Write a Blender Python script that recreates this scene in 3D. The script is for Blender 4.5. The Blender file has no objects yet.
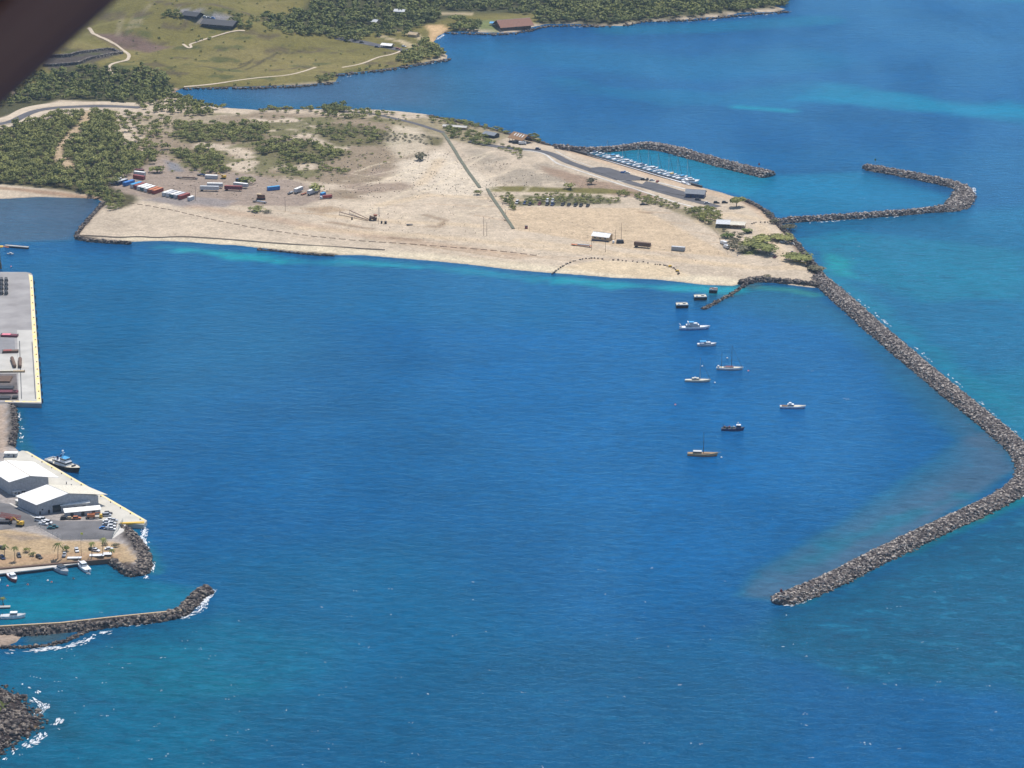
import bpy, math, random
import numpy as np
from mathutils import Vector, Matrix
random.seed(7); rng = np.random.default_rng(7)
R = math.radians
S = bpy.context.scene
COL = S.collection
# ------------------------------------------------------------ camera
CAMH, PITCH, FPX = 700.0, R(17.8), 3000.0
cd = bpy.data.cameras.new('camera'); cam = bpy.data.objects.new('camera', cd); COL.objects.link(cam)
cam.location = (0, 0, CAMH); cam.rotation_euler = (math.pi/2-PITCH, 0, 0)
cd.sensor_width = 36; cd.lens = 36*FPX/1024; cd.clip_start = 0.1; cd.clip_end = 200000
cd.dof.use_dof = True; cd.dof.focus_distance = 2300; cd.dof.aperture_fstop = 13
S.camera = cam
# ------------------------------------------------------------ sky and sun
SUN_EL, SUN_AZ = R(67), R(24)        # azimuth: clockwise from +Y (away from the camera)
w = bpy.data.worlds.new('World'); S.world = w; w.use_nodes = True
nt = w.node_tree; bgn = nt.nodes['Background']
sky = nt.nodes.new('ShaderNodeTexSky'); sky.sky_type = 'NISHITA'; sky.sun_disc = False
sky.sun_elevation = SUN_EL; sky.sun_rotation = SUN_AZ; sky.altitude = 600
nt.links.new(sky.outputs[0], bgn.inputs[0]); bgn.inputs[1].default_value = 0.10
sd = bpy.data.lights.new('sun', 'SUN'); sun = bpy.data.objects.new('sun', sd); COL.objects.link(sun)
sd.energy = 3.4; sd.angle = R(0.5); sd.color = (1, 0.95, 0.88)
dv = Vector((math.sin(SUN_AZ)*math.cos(SUN_EL), math.cos(SUN_AZ)*math.cos(SUN_EL), math.sin(SUN_EL)))
sun.rotation_euler = dv.to_track_quat('Z', 'Y').to_euler(); sun.location = (0, 0, 900)
S.view_settings.view_transform = 'Standard'; S.view_settings.look = 'None'
S.view_settings.exposure = 0.5; S.view_settings.gamma = 1
# ------------------------------------------------------------ geometry of the view: where a ray meets the ground
SP, CP = math.sin(PITCH), math.cos(PITCH)
def ray(px, py):
    a, b = (px-512)/FPX, (384-py)/FPX
    return np.array([a, CP+b*SP, -SP+b*CP])
def G(px, py, z=0.0):
    d = ray(px, py); t = (z-CAMH)/min(d[2], -0.02)
    return np.array([d[0]*t, d[1]*t])
def GP(pts, z=0.0): return np.array([p[2:] if len(p) == 4 else G(p[0], p[1], z) for p in pts])
def sdist(P, poly):
    """signed distance of points to closed polygon, positive inside"""
    x, y = P[:, 0], P[:, 1]; d = np.full(len(x), 1e18); ins = np.zeros(len(x), bool); n = len(poly)
    for i in range(n):
        ax, ay = poly[i]; bx, by = poly[(i+1) % n]; ex, ey = bx-ax, by-ay; L = ex*ex+ey*ey+1e-9
        t = np.clip(((x-ax)*ex+(y-ay)*ey)/L, 0, 1)
        d = np.minimum(d, (x-ax-t*ex)**2+(y-ay-t*ey)**2)
        c = (ay > y) != (by > y)
        if ay != by: ins ^= c & (x < (bx-ax)*(y-ay)/(by-ay)+ax)
    return np.sqrt(d)*np.where(ins, 1, -1)
def ldist(P, line):
    x, y = P[:, 0], P[:, 1]; d = np.full(len(x), 1e18)
    for i in range(len(line)-1):
        ax, ay = line[i]; bx, by = line[i+1]; ex, ey = bx-ax, by-ay; L = ex*ex+ey*ey+1e-9
        t = np.clip(((x-ax)*ex+(y-ay)*ey)/L, 0, 1)
        d = np.minimum(d, (x-ax-t*ex)**2+(y-ay-t*ey)**2)
    return np.sqrt(d)
def vnoise(P, s, seed=0):
    x = P[:, 0]/s+seed*17.31; y = P[:, 1]/s-seed*9.17
    xi = np.floor(x).astype(np.int64); yi = np.floor(y).astype(np.int64); fx = x-xi; fy = y-yi
    fx = fx*fx*(3-2*fx); fy = fy*fy*(3-2*fy)
    def h(a, b):
        v = (a*374761393+b*668265263+seed*144269) & 0xffffffff
        v = ((v ^ (v >> 13))*1274126177) & 0xffffffff
        return ((v ^ (v >> 16)) & 0xffff)/65535.0
    return (h(xi, yi)*(1-fx)+h(xi+1, yi)*fx)*(1-fy)+(h(xi, yi+1)*(1-fx)+h(xi+1, yi+1)*fx)*fy
def fbm(P, s, seed=0, o=3):
    return sum(vnoise(P, s/2**k, seed+k)*0.5**k for k in range(o))/sum(0.5**k for k in range(o))
def sm(x): x = np.clip(x, 0, 1); return x*x*(3-2*x)
def lin(c): c = np.array(c)/255.0; return np.where(c <= 0.04045, c/12.92, ((c+0.055)/1.055)**2.4)
# ------------------------------------------------------------ mesh helpers
def rotz(a): c, s = math.cos(a), math.sin(a); return np.array([[c, -s, 0], [s, c, 0], [0, 0, 1]])
class MB:
    def __init__(s): s.v = []; s.f = []; s.sm = False
    def add(s, v, f):
        o = len(s.v); s.v.extend([tuple(map(float, p)) for p in v]); s.f.extend([tuple(i+o for i in q) for q in f]); return s
    def box(s, c, d, rz=0, ry=0, top=(1, 1)):
        x, y, z = d[0]/2, d[1]/2, d[2]/2; tx, ty = top
        V = np.array([(-x, -y, -z), (x, -y, -z), (x, y, -z), (-x, y, -z), (-x*tx, -y*ty, z), (x*tx, -y*ty, z), (x*tx, y*ty, z), (-x*tx, y*ty, z)])
        if ry: c2, s2 = math.cos(ry), math.sin(ry); V = V@np.array([[c2, 0, s2], [0, 1, 0], [-s2, 0, c2]]).T
        V = V@rotz(rz).T+np.array(c)
        return s.add(V, [(3, 2, 1, 0), (4, 5, 6, 7), (0, 1, 5, 4), (1, 2, 6, 5), (2, 3, 7, 6), (3, 0, 4, 7)])
    def tube(s, a, b, r0, r1=None, n=6):
        r1 = r0 if r1 is None else r1; a = Vector(a); b = Vector(b); d = (b-a).normalized()
        u = d.orthogonal().normalized(); w_ = d.cross(u); V = []
        for p, r in ((a, r0), (b, r1)):
            for k in range(n): t = 2*math.pi*k/n; V.append(p+u*math.cos(t)*r+w_*math.sin(t)*r)
        F = [(k, (k+1) % n, n+(k+1) % n, n+k) for k in range(n)]+[tuple(range(n))[::-1], tuple(range(n, 2*n))]
        return s.add(V, F)
    def prism(s, poly, z0, z1):
        poly = [tuple(p) for p in poly]; n = len(poly)
        ar = sum(poly[i][0]*poly[(i+1) % n][1]-poly[(i+1) % n][0]*poly[i][1] for i in range(n))
        if ar < 0: poly = poly[::-1]
        V = [(x, y, z0) for x, y in poly]+[(x, y, z1) for x, y in poly]
        F = [tuple(range(n))[::-1], tuple(range(n, 2*n))]+[(k, (k+1) % n, n+(k+1) % n, n+k) for k in range(n)]
        return s.add(V, F)
    def ellip(s, c, r, n=8, m=5):
        V = [(c[0], c[1], c[2]-r[2])]
        for j in range(1, m):
            p = -math.pi/2+math.pi*j/m
            for k in range(n): t = 2*math.pi*k/n; V.append((c[0]+r[0]*math.cos(p)*math.cos(t), c[1]+r[1]*math.cos(p)*math.sin(t), c[2]+r[2]*math.sin(p)))
        V.append((c[0], c[1], c[2]+r[2])); F = [(0, 1+(k+1) % n, 1+k) for k in range(n)]
        for j in range(m-2):
            for k in range(n): a = 1+j*n; F.append((a+k, a+(k+1) % n, a+n+(k+1) % n, a+n+k))
        a = 1+(m-2)*n; F += [(a+k, a+(k+1) % n, len(V)-1) for k in range(n)]
        return s.add(V, F)
    def loft(s, rings, caps=True, closed=True):
        n = len(rings[0]); V = [p for r in rings for p in r]; F = []
        for j in range(len(rings)-1):
            for k in range(n if closed else n-1): F.append((j*n+k, j*n+(k+1) % n, (j+1)*n+(k+1) % n, (j+1)*n+k))
        if caps: F += [tuple(range(n))[::-1], tuple(range((len(rings)-1)*n, len(rings)*n))]
        return s.add(V, F)
    def mesh(s, name):
        m = bpy.data.meshes.new(name); m.from_pydata(s.v, [], s.f); m.update(); return m
def npmesh(name, V, F, smooth=False):
    m = bpy.data.meshes.new(name); V = np.asarray(V, np.float32); F = np.asarray(F, np.int32); k = F.shape[1]
    m.vertices.add(len(V)); m.vertices.foreach_set('co', V.ravel())
    m.loops.add(F.size); m.loops.foreach_set('vertex_index', F.ravel())
    m.polygons.add(len(F)); m.polygons.foreach_set('loop_start', np.arange(0, F.size, k, dtype=np.int32))
    m.polygons.foreach_set('loop_total', np.full(len(F), k, np.int32))
    if smooth: m.polygons.foreach_set('use_smooth', np.ones(len(F), bool))
    m.update(calc_edges=True); return m
def link(name, data, mt=None, parent=None, loc=None, rz=0):
    o = bpy.data.objects.new(name, data); COL.objects.link(o)
    if mt is not None and data is not None and not data.materials: data.materials.append(mt)
    if parent is not None: o.parent = parent
    if loc is not None: o.location = loc
    if rz: o.rotation_euler = (0, 0, rz)
    return o
def tag(o, label=None, cat=None, group=None, kind=None):
    if label: o['label'] = label
    if cat: o['category'] = cat
    if group: o['group'] = group
    if kind: o['kind'] = kind
    return o
def thing(name, label, cat, loc, rz=0, group=None):
    return tag(link(name, None, None, None, loc, rz), label, cat, group)
# ------------------------------------------------------------ materials
MATS = {}
def mat(name, c, rough=0.7, var=0.12, scale=1.5, metal=0.0, bump=0.0, dirt=None):
    key = name
    if key in MATS: return MATS[key]
    m = bpy.data.materials.new(name); m.use_nodes = True; n = m.node_tree.nodes; l = m.node_tree.links
    b = n['Principled BSDF']; b.inputs['Roughness'].default_value = rough; b.inputs['Metallic'].default_value = metal
    g = n.new('ShaderNodeNewGeometry'); t = n.new('ShaderNodeTexNoise'); t.inputs['Scale'].default_value = 1/scale; t.inputs['Detail'].default_value = 4
    l.new(g.outputs['Position'], t.inputs['Vector'])
    r = n.new('ShaderNodeValToRGB'); r.color_ramp.elements[0].position = 0.3; r.color_ramp.elements[1].position = 0.7
    c = np.array(c, float); d = np.array(dirt, float) if dirt is not None else c*(1-var*1.6)
    r.color_ramp.elements[0].color = (*np.clip(d, 0, 1), 1); r.color_ramp.elements[1].color = (*np.clip(c*(1+var), 0, 1), 1)
    l.new(t.outputs['Fac'], r.inputs[0]); l.new(r.outputs[0], b.inputs['Base Color'])
    if bump:
        bp = n.new('ShaderNodeBump'); bp.inputs['Strength'].default_value = 1; bp.inputs['Distance'].default_value = bump
        l.new(t.outputs['Fac'], bp.inputs['Height']); l.new(bp.outputs[0], b.inputs['Normal'])
    MATS[key] = m; return m
def M(k):
    T = dict(white=((.74, .75, .76), .45), grey=((.36, .37, .38), .6), dark=((.035, .036, .042), .6), black=((.015, .015, .017), .6), navy=((.02, .045, .13), .45),
             blue=((.03, .18, .5), .45), red=((.30, .06, .045), .55), rust=((.27, .10, .055), .8), orange=((.52, .17, .06), .6), brown=((.15, .09, .06), .8),
             yellow=((.72, .45, .05), .5), teal=((.03, .12, .15), .4), silver=((.42, .44, .47), .35), cream=((.62, .57, .46), .7), tan=((.46, .34, .2), .7),
             glass=((.02, .03, .04), .15), concrete=((.40, .38, .355), .9), paleconcrete=((.55, .52, .47), .9), wood=((.33, .2, .09), .6), roofwhite=((.86, .84, .79), .6),
             roofgrey=((.2, .22, .25), .7), wallgrey=((.40, .41, .43), .8), brownroof=((.30, .17, .085), .8), redroof=((.22, .10, .065), .8), tyre=((.012, .012, .013), .9),
             pole=((.11, .085, .065), .85), asphalt=((.085, .082, .088), .9), buoypink=((.75, .2, .25), .5), buoywhite=((.8, .8, .8), .5), aqua=((.05, .33, .62), .5),
             lightgrey=((.52, .53, .54), .6), green=((.05, .17, .06), .6), skin=((.35, .2, .14), .6), maroon=((.16, .03, .045), .6), bark=((.13, .10, .075), .95))
    c, r = T[k]; return mat(k+'_surface', c, r, 0.14, 1.2 if k not in ('concrete', 'paleconcrete', 'asphalt') else 9)
# ============================================================ TERRAIN
W4 = lambda x, y: (0, 0, x, y)
LAND_A = GP([W4(-4000, 2350), (-300, 200), (-60, 199), (0, 199), (40, 197), (70, 198), (97, 199), (104, 203), (92, 215), (80, 228), (73, 236), (80, 239.5), (100, 241), (125, 242), (160, 241), (200, 243),
  (240, 246), (280, 250), (310, 254), (335, 255), (360, 255), (395, 258), (430, 261), (470, 265), (510, 269.5), (550, 273), (580, 275), (620, 278), (660, 280), (700, 284.5), (733, 286),
  (746, 281), (765, 282), (790, 285), (815, 288), (826, 284), (822, 272), (806, 253), (794, 238), (780, 223), (768, 211), (750, 201.5), (720, 192), (700, 187), (660, 176.5), (620, 164.5), (590, 156),
  (572, 151), (548, 144), (533, 139), (512, 134), (490, 127), (470, 123), (450, 119), (425, 114), (400, 111), (370, 109.5), (330, 109), (290, 109), (262, 110), (230, 108), (205, 106), (190, 102), (178, 96), (176, 91), (184, 88),
  (210, 88), (240, 87), (270, 86), (300, 85), (336, 82), (339, 77), (335, 74), (350, 73), (375, 70), (400, 67), (422, 63), (447, 59.5), (447, 55), (438, 48), (434, 42), (438, 36), (448, 32), (460, 31.5), (485, 33), (508, 33), (520, 32),
  (530, 28), (545, 24.5), (570, 24), (600, 26), (625, 26), (645, 22), (680, 21), (690, 19), (725, 16.5), (740, 13), (770, 12.5), (788, 10), (776, 6), (760, -3), W4(420, 3950), W4(520, 4500), W4(1400, 5600), W4(3000, 9000), W4(-9000, 9000), W4(-9000, 2350)])
LAND_B = GP([W4(-1500, G(33, 273)[1]-2), (-50, 274), (28, 275), (38, 402), (14, 404), (17, 430), (13, 447), (24, 456), (90, 494), (142, 523), (127, 528), (136, 540), (146, 555), (150, 570), (138, 576), (124, 570), (112, 561), (75, 564), (0, 571.5), (-300, 590), W4(-1500, 1800)])
LAND_C = GP([(-300, 622), (0, 627), (28, 629), (18, 642), (0, 648.5), (-300, 665)])
LAND_D = GP([(-300, 670), (-60, 676), (-10, 684), (8, 690), (22, 700), (25, 708), (38, 718), (42, 724), (30, 733), (14, 740), (2, 752), (-20, 764), (-300, 790)])
def grid(a0, a1, st, lo, hi, g=1.12):
    c = list(np.arange(a0, a1, st)); s_ = st
    while c[-1] < hi: s_ *= g; c.append(c[-1]+s_)
    b = []; s_ = st; v = a0
    while v > lo: s_ *= g; v -= s_; b.append(v)
    return np.array(b[::-1]+c)
xs = grid(-680, 560, 3.2, -5200, 3200); ys = grid(1480, 3300, 3.2, 1200, 9500, 1.035)
XX, YY = np.meshgrid(xs, ys); P = np.stack([XX.ravel(), YY.ravel()], 1)
Q = P+np.stack([(fbm(P, 26, 3)-.5)*9, (fbm(P, 26, 8)-.5)*9], 1)*0.35
sA = sdist(Q, LAND_A)
HILL0 = GP([(-600, 96), (0, 92), (60, 88), (120, 90), (176, 88), (250, 86), (330, 80), (400, 66), (430, 58), (460, 25), (520, 24), (700, 14), (800, 0), W4(900, 4600), W4(3000, 9400), W4(-9500, 9400), W4(-9500, 3000)])
sH = sdist(P, HILL0)
n1 = fbm(P, 160, 1, 4); n2 = fbm(P, 28, 5, 3)
nearM = P[:, 0] > -1e9
gr_ = np.clip(sH, 0, None)
hill = 0.062*gr_*(1-np.exp(-gr_/120))+sm(gr_/150)*(n1-.5)*42
dune = sm((sA-25)/60)*(n2*1.6+fbm(P, 90, 9)*2.2-1.2)
hA = np.where(sA > 0, np.minimum(2.4, 0.13*sA+0.05)+np.clip(dune, -0.5, 3)+np.clip(hill, 0, None), np.maximum(sA*0.35, -4))
def fl(poly, top, slope):
    s_ = sdist(P, poly); return np.where(s_ > 0, np.minimum(top, slope*s_+.05), np.maximum(s_*0.6, -4)), s_
hB, sB = fl(LAND_B, 2.8, 1.2); hC, sC = fl(LAND_C, 1.4, .2); hD, sD = fl(LAND_D, 2.2, .16)
hD = np.where(sD > 0, hD+(fbm(P, 9, 4)-.3)*1.6*sm(sD/6), hD)
HT = np.maximum.reduce([hA, hB, hC, hD]); HG = HT.reshape(len(ys), len(xs))
def th(x, y):
    x = np.asarray(x, float); y = np.asarray(y, float)
    i = np.clip(np.searchsorted(xs, x)-1, 0, len(xs)-2); j = np.clip(np.searchsorted(ys, y)-1, 0, len(ys)-2)
    fx = np.clip((x-xs[i])/(xs[i+1]-xs[i]), 0, 1); fy = np.clip((y-ys[j])/(ys[j+1]-ys[j]), 0, 1)
    return (HG[j, i]*(1-fx)+HG[j, i+1]*fx)*(1-fy)+(HG[j+1, i]*(1-fx)+HG[j+1, i+1]*fx)*fy
TS = np.linspace(1450, 9000, 3000)
def at(px, py, dz=0.0):
    """the point of the ground (or the water) met by looking towards px, py"""
    d = ray(px, py); X = d[0]*TS; Y = d[1]*TS; Z = CAMH+d[2]*TS
    h = np.maximum(th(X, Y), 0); k = np.argmax(Z <= h)
    if k == 0: k = len(TS)-1
    a, b = Z[k-1]-h[k-1], h[k]-Z[k]; t = TS[k-1]+(TS[k]-TS[k-1])*a/max(a+b, 1e-6)
    x, y = d[0]*t, d[1]*t
    return Vector((x, y, max(float(th(x, y)), 0)+dz))
def AP(pts): return np.array([p[2:] if len(p) == 4 else at(*p)[:2] for p in pts])
# ---- ground colours (albedo), laid in as soft-edged patches
KL = 0.70
colr = np.tile(lin((208, 190, 166))*KL, (len(P), 1)); cov = np.zeros(len(P))
def paint(pts, c, soft=4, line=None, a=1.0, seed=0, ns=14, na=0.0, thr=None):
    q = AP(pts); pad = (line or 0)+soft*2+8+ns*na
    bb = (P[:, 0] > q[:, 0].min()-pad) & (P[:, 0] < q[:, 0].max()+pad) & (P[:, 1] > q[:, 1].min()-pad) & (P[:, 1] < q[:, 1].max()+pad)
    ix = np.where(bb)[0]
    if not len(ix): return
    p = P[ix]; d = (line-ldist(p, q)) if line else sdist(p, q)
    if na: d = d+(fbm(p, ns, 20+seed)-.5)*2*ns*na
    wgt = sm(d/soft+.5)*a
    if thr is not None: wgt = wgt*sm((fbm(p, ns, 40+seed, 4)-thr)/.12+.5)
    colr[ix] = colr[ix]*(1-wgt[:, None])+(lin(c)*KL)[None]*wgt[:, None]
# broad sand variation
v = fbm(P, 60, 60, 4)[:, None]; colr *= (0.86+0.3*v)
# far hillside grass
wg = sm((sH+18)/16)[:, None]; g1 = fbm(P, 140, 71, 4)[:, None]; g2 = fbm(P, 22, 75, 3)[:, None]
grass = lin((124, 116, 62))*KL*(.72+.35*g1+.25*g2); dry = lin((152, 136, 90))*KL
colr = colr*(1-wg)+(grass*(1-sm((g1-.5)/.3)*.5)+dry*sm((g1-.5)/.3)*.5)*wg
paint([(88, 34), (120, 33), (150, 40), (172, 47), (150, 52), (110, 44)], (126, 104, 92), 14, na=.4)
paint([(40, 56), (70, 55), (95, 50), (118, 50), (123, 54), (100, 60), (78, 66), (50, 70)], (92, 84, 78), 8, na=.3)
for q in ([(150, 5), (142, 14), (137, 27)], [(135, 16), (129, 30)], [(122, 18), (118, 36)]): paint(q, (160, 148, 118), 6, line=3, a=.6)
paint([(150, 0), (180, 5), (240, 12), (300, 18), (350, 22)], (100, 86, 78), 6, line=4, a=.7)
paint([(178, 8), (200, 10), (235, 18), (232, 26), (205, 24), (182, 16)], (150, 146, 146), 6)
for q in ([(100, 70), (90, 60)],): paint(q, (100, 92, 70), 5, line=3)
for q in ([(155, 62), (170, 68), (180, 77)], [(197, 65), (215, 68), (222, 72)], [(232, 69), (245, 66), (252, 60)], [(245, 70), (262, 62), (275, 54), (305, 50)], [(240, 65), (250, 62)], [(268, 58), (275, 61)]):
    paint(q, (72, 66, 52), 4, line=1.6, a=.85)
for k_ in range(90):
    px_, py_ = rng.uniform(60, 400), rng.uniform(4, 78); paint([(px_, py_), (px_+rng.uniform(8, 22), py_+rng.uniform(-3, 3))], (88, 94, 52) if k_ % 2 else (100, 88, 66), 6, line=rng.uniform(2, 6), a=.75, na=.8, ns=12, seed=k_)
# woodland floor
wood = (92, 86, 56)
paint([(-200, 110), (0, 100), (60, 67), (115, 67), (175, 84), (172, 97), (140, 104), (60, 100), (0, 118)], (86, 84, 54), 12)
paint([(-200, 128), (0, 126), (40, 120), (78, 116), (110, 127), (128, 150), (165, 158), (142, 170), (128, 180), (140, 200), (122, 209), (104, 203), (97, 197), (60, 190), (0, 184), (-200, 182)], wood, 10, na=.2)
paint([(88, 112), (84, 124), (74, 132), (66, 142), (56, 152), (62, 160), (72, 168)], (196, 172, 140), 5, line=6)
paint([(330, -30), (790, -30), (780, 8), (740, 12), (690, 17), (650, 21), (610, 25), (570, 23), (540, 24), (535, 14), (470, 14), (440, 20), (400, 30), (340, 38), (270, 27), (262, 18), (300, 14)], (84, 84, 54), 14)
# mid spit: mottled grey-brown scrub soil
paint([(150, 118), (260, 112), (380, 116), (430, 132), (440, 150), (400, 175), (360, 200), (250, 186), (180, 172), (130, 150)], (160, 142, 118), 30, ns=40, na=.5, thr=.45)
paint([(150, 118), (260, 112), (380, 116), (430, 132), (350, 160), (300, 180), (180, 172), (130, 150)], (128, 122, 84), 16, seed=5, ns=30, na=.5, thr=.55)
paint([(130, 116), (200, 112), (240, 126), (200, 136), (150, 130)], (176, 160, 134), 10, na=.3)
for q in ([(175, 124), (272, 124), (262, 141), (192, 143), (175, 136)], [(172, 150), (215, 149), (229, 172), (200, 174), (175, 157)], [(256, 147), (289, 139), (320, 145), (352, 154), (320, 164), (289, 163), (258, 153)],
          [(317, 126), (348, 124), (375, 130), (382, 146), (336, 145), (317, 138)], [(360, 128), (400, 132), (446, 138), (440, 146), (400, 142), (362, 140)]):
    paint(q, (118, 110, 76), 12, na=.35)
paint([(378, 122), (420, 118), (470, 122), (520, 132), (490, 148), (450, 140)], (150, 138, 104), 14, na=.3, a=.8)
paint([(350, 170), (420, 168), (440, 182), (380, 196), (340, 190)], (172, 152, 132), 20, ns=30, thr=.5)
paint([(465, 150), (520, 150), (560, 168), (600, 185), (540, 190), (500, 182)], (180, 166, 146), 16, ns=25, thr=.48)
paint([(540, 165), (590, 178), (640, 190), (660, 200), (620, 196), (580, 190), (545, 172)], (168, 144, 122), 10, na=.3)
paint([(488, 187), (520, 186), (560, 188), (600, 188), (640, 193), (600, 194), (560, 192), (490, 192)], (126, 118, 66), 6)
paint([(502, 200), (520, 195), (600, 196), (622, 203), (560, 206), (515, 206)], (128, 122, 92), 8, na=.2)
paint([(640, 196), (700, 214), (730, 222), (728, 240), (705, 225), (660, 206)], (150, 138, 108), 8, na=.2)
# container yard
paint([(104, 180), (130, 172), (150, 163), (165, 155), (182, 168), (250, 174), (300, 182), (335, 198), (300, 206), (200, 206), (150, 200), (118, 191)], (168, 150, 134), 10, na=.25)
paint([(165, 160), (178, 164), (184, 172), (170, 171)], (140, 138, 140), 6)
paint([(165, 196), (200, 197), (235, 201), (225, 207), (180, 206), (140, 200)], (158, 148, 142), 10, na=.3)
paint([(195, 207), (290, 222), (400, 240), (520, 256)], (190, 160, 132), 16, line=8, a=.6)
paint([(300, 208), (330, 206), (350, 210), (320, 214)], (176, 150, 120), 10, a=.8)
paint([(400, 160), (440, 150), (470, 168), (500, 185), (470, 200), (420, 190), (395, 175)], (230, 214, 190), 20, na=.3, a=.8)
paint([(395, 125), (420, 128), (432, 150), (400, 158), (385, 145)], (222, 206, 180), 14, na=.3, a=.7)
for k_ in range(60):                                            # wheel tracks and graded streaks
    px_, py_ = rng.uniform(200, 760), rng.uniform(204, 272); ln_ = rng.uniform(20, 110); sl = .13+rng.normal()*.05
    if k_ % 3 == 0: px_, py_ = rng.uniform(340, 500), rng.uniform(165, 235); sl = rng.normal()*.5
    q_ = [(px_, py_), (px_+ln_*.5, py_+ln_*.5*sl+rng.normal()), (px_+ln_, py_+ln_*sl+rng.normal()*1.5)]
    if all(sdist(GP([a_]), LAND_A)[0] > 12 for a_ in q_): paint(q_, [(232, 214, 184), (176, 150, 120), (196, 166, 134)][k_ % 3], 2.5, line=rng.uniform(.8, 2), a=.55)
# bright sand field and beach
paint([(515, 230), (500, 212), (520, 207), (640, 208), (690, 234), (735, 258), (640, 250)], (214, 190, 158), 6)
paint([(130, 240), (240, 244), (340, 252), (430, 258), (540, 270), (640, 277), (740, 284)], (232, 216, 186), 12, line=10)
paint([(560, 268), (600, 260), (660, 264), (690, 276), (640, 278)], (226, 204, 170), 8)
paint([(-100, 187), (0, 188), (60, 194), (100, 199)], (176, 148, 122), 6, line=5)
for q in ([(420, 184), (432, 172), (440, 160)], [(300, 228), (360, 232), (450, 238), (560, 250), (740, 266)], [(380, 205), (430, 195), (520, 200)], [(330, 216), (400, 222), (480, 226)], [(520, 240), (620, 254), (760, 268), (800, 268)],
          [(760, 225), (775, 245), (790, 265)], [(700, 222), (730, 214), (760, 220)]):
    paint(q, (222, 198, 164), 8, line=6, a=.6)
for q in ([(330, 222), (345, 225), (372, 229)], [(390, 238), (420, 240)], [(425, 215), (445, 220), (440, 227), (430, 226)], [(640, 212), (650, 213)], [(344, 197), (352, 198)]): paint(q, (150, 126, 100), 5, line=3, a=.7)
paint([(740, 250), (756, 247), (760, 254), (744, 255)], (112, 122, 66), 6)
paint([(570, 150), (600, 160), (700, 190), (750, 203), (775, 220)], (206, 178, 148), 6, line=10, a=.7)
paint([(748, 203), (768, 213), (782, 226), (800, 250), (824, 280)], (120, 100, 86), 5, line=5, a=.8)
# far-shore beach and lawn
paint([(425, 26), (440, 24), (450, 30), (440, 36), (434, 44), (428, 40), (430, 32)], (214, 180, 134), 6)
paint([(470, 22), (500, 20), (498, 32), (480, 31)], (126, 134, 84), 6)
paint([(350, 28), (375, 30), (372, 34), (352, 33)], (120, 130, 76), 5)
paint([(176, 88), (190, 98), (206, 104), (196, 106), (180, 98), (170, 90)], (176, 150, 126), 5)
for q in ([(390, 30), (415, 34), (422, 40)], [(380, 36), (420, 46)], [(430, 14), (470, 14)], [(400, 40), (412, 48)]): paint(q, (206, 186, 150), 4, line=4, a=.8)
# black lava rock shorelines
for q in ([(184, 89), (240, 88), (300, 86.5), (338, 83)], [(335, 76), (380, 71), (420, 65), (448, 60)], [(448, 33), (500, 35), (520, 33), (545, 27), (575, 26), (610, 27)], [(640, 24), (700, 20), (750, 15), (788, 12)],
          [(262, 110), (300, 109)], [(430, 116), (500, 131), (550, 145)]): paint(q, (58, 50, 48), 5, line=6, na=.3, ns=10)
paint([(104, 203), (92, 215), (73, 236), (100, 241), (132, 243)], (84, 74, 66), 3, line=3.5)
paint([(260, 249), (300, 253), (334, 255)], (92, 80, 60), 3, line=3)
# the port (left) and the small rocky shores
mB = sdist(P, LAND_B) > -3; colr[mB] = lin((176, 168, 162))*KL
paint([(-60, 405), (5, 405), (7, 452), (-60, 460)], (186, 166, 148), 3)
paint([(8, 404), (14, 404), (18, 430), (13, 448), (7, 446)], (104, 98, 92), 3)
paint([(-60, 528), (0, 528), (35, 534), (60, 541), (112, 541), (124, 545), (140, 560), (125, 568), (110, 561), (0, 570), (-60, 572)], (196, 170, 134), 4, na=.1)
paint([(-60, 558), (0, 562), (70, 556), (110, 556)], (188, 150, 118), 5, line=6, a=.5)
paint([(0, 534), (30, 536), (50, 538), (20, 541)], (158, 142, 124), 8)
paint([(126, 530), (138, 545), (150, 562), (140, 574), (124, 568)], (92, 84, 80), 4, line=6)
paint([(100, 525), (120, 524), (126, 530), (112, 538)], (190, 184, 170), 4)
mC = sC > -6; colr[mC] = lin((176, 156, 138))*KL
mD = sD > -12; colr[mD] = lin((66, 56, 54))*KL*(.6+.9*fbm(P[mD], 7, 2)[:, None])
paint([(22, 724), (30, 725), (42, 729), (34, 728)], (196, 160, 100), 3)
paint([(-5, 698), (5, 702), (6, 710), (-4, 712)], (96, 108, 50), 3)
# wet sand at the waterline
wet = sm(1-(HT-.05)/.55)[:, None]*(HT > -.5)[:, None]; colr = colr*(1-.28*wet)
colr = np.clip(colr, 0.005, .9)
# faces: drop the deep seabed
nx, ny = len(xs), len(ys); I = np.arange(nx*ny).reshape(ny, nx)
F = np.stack([I[:-1, :-1].ravel(), I[:-1, 1:].ravel(), I[1:, 1:].ravel(), I[1:, :-1].ravel()], 1)
F = F[HT[F].max(1) > -1.5]; used = np.zeros(nx*ny, bool); used[F.ravel()] = True; rm = np.cumsum(used)-1
Vt = np.column_stack([P, HT])[used]
tm = npmesh('ground', Vt, rm[F], True)
ca = tm.color_attributes.new('cover', 'FLOAT_COLOR', 'POINT'); ca.data.foreach_set('color', np.column_stack([colr[used], np.ones(used.sum())]).astype(np.float32).ravel())
m = bpy.data.materials.new('ground_cover'); m.use_nodes = True; n = m.node_tree.nodes; l = m.node_tree.links; b = n['Principled BSDF']; b.inputs['Roughness'].default_value = .95
b.inputs['Specular IOR Level'].default_value = .15
a_ = n.new('ShaderNodeVertexColor'); a_.layer_name = 'cover'; g = n.new('ShaderNodeNewGeometry')
prev = a_.outputs['Color']; hts = []
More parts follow.
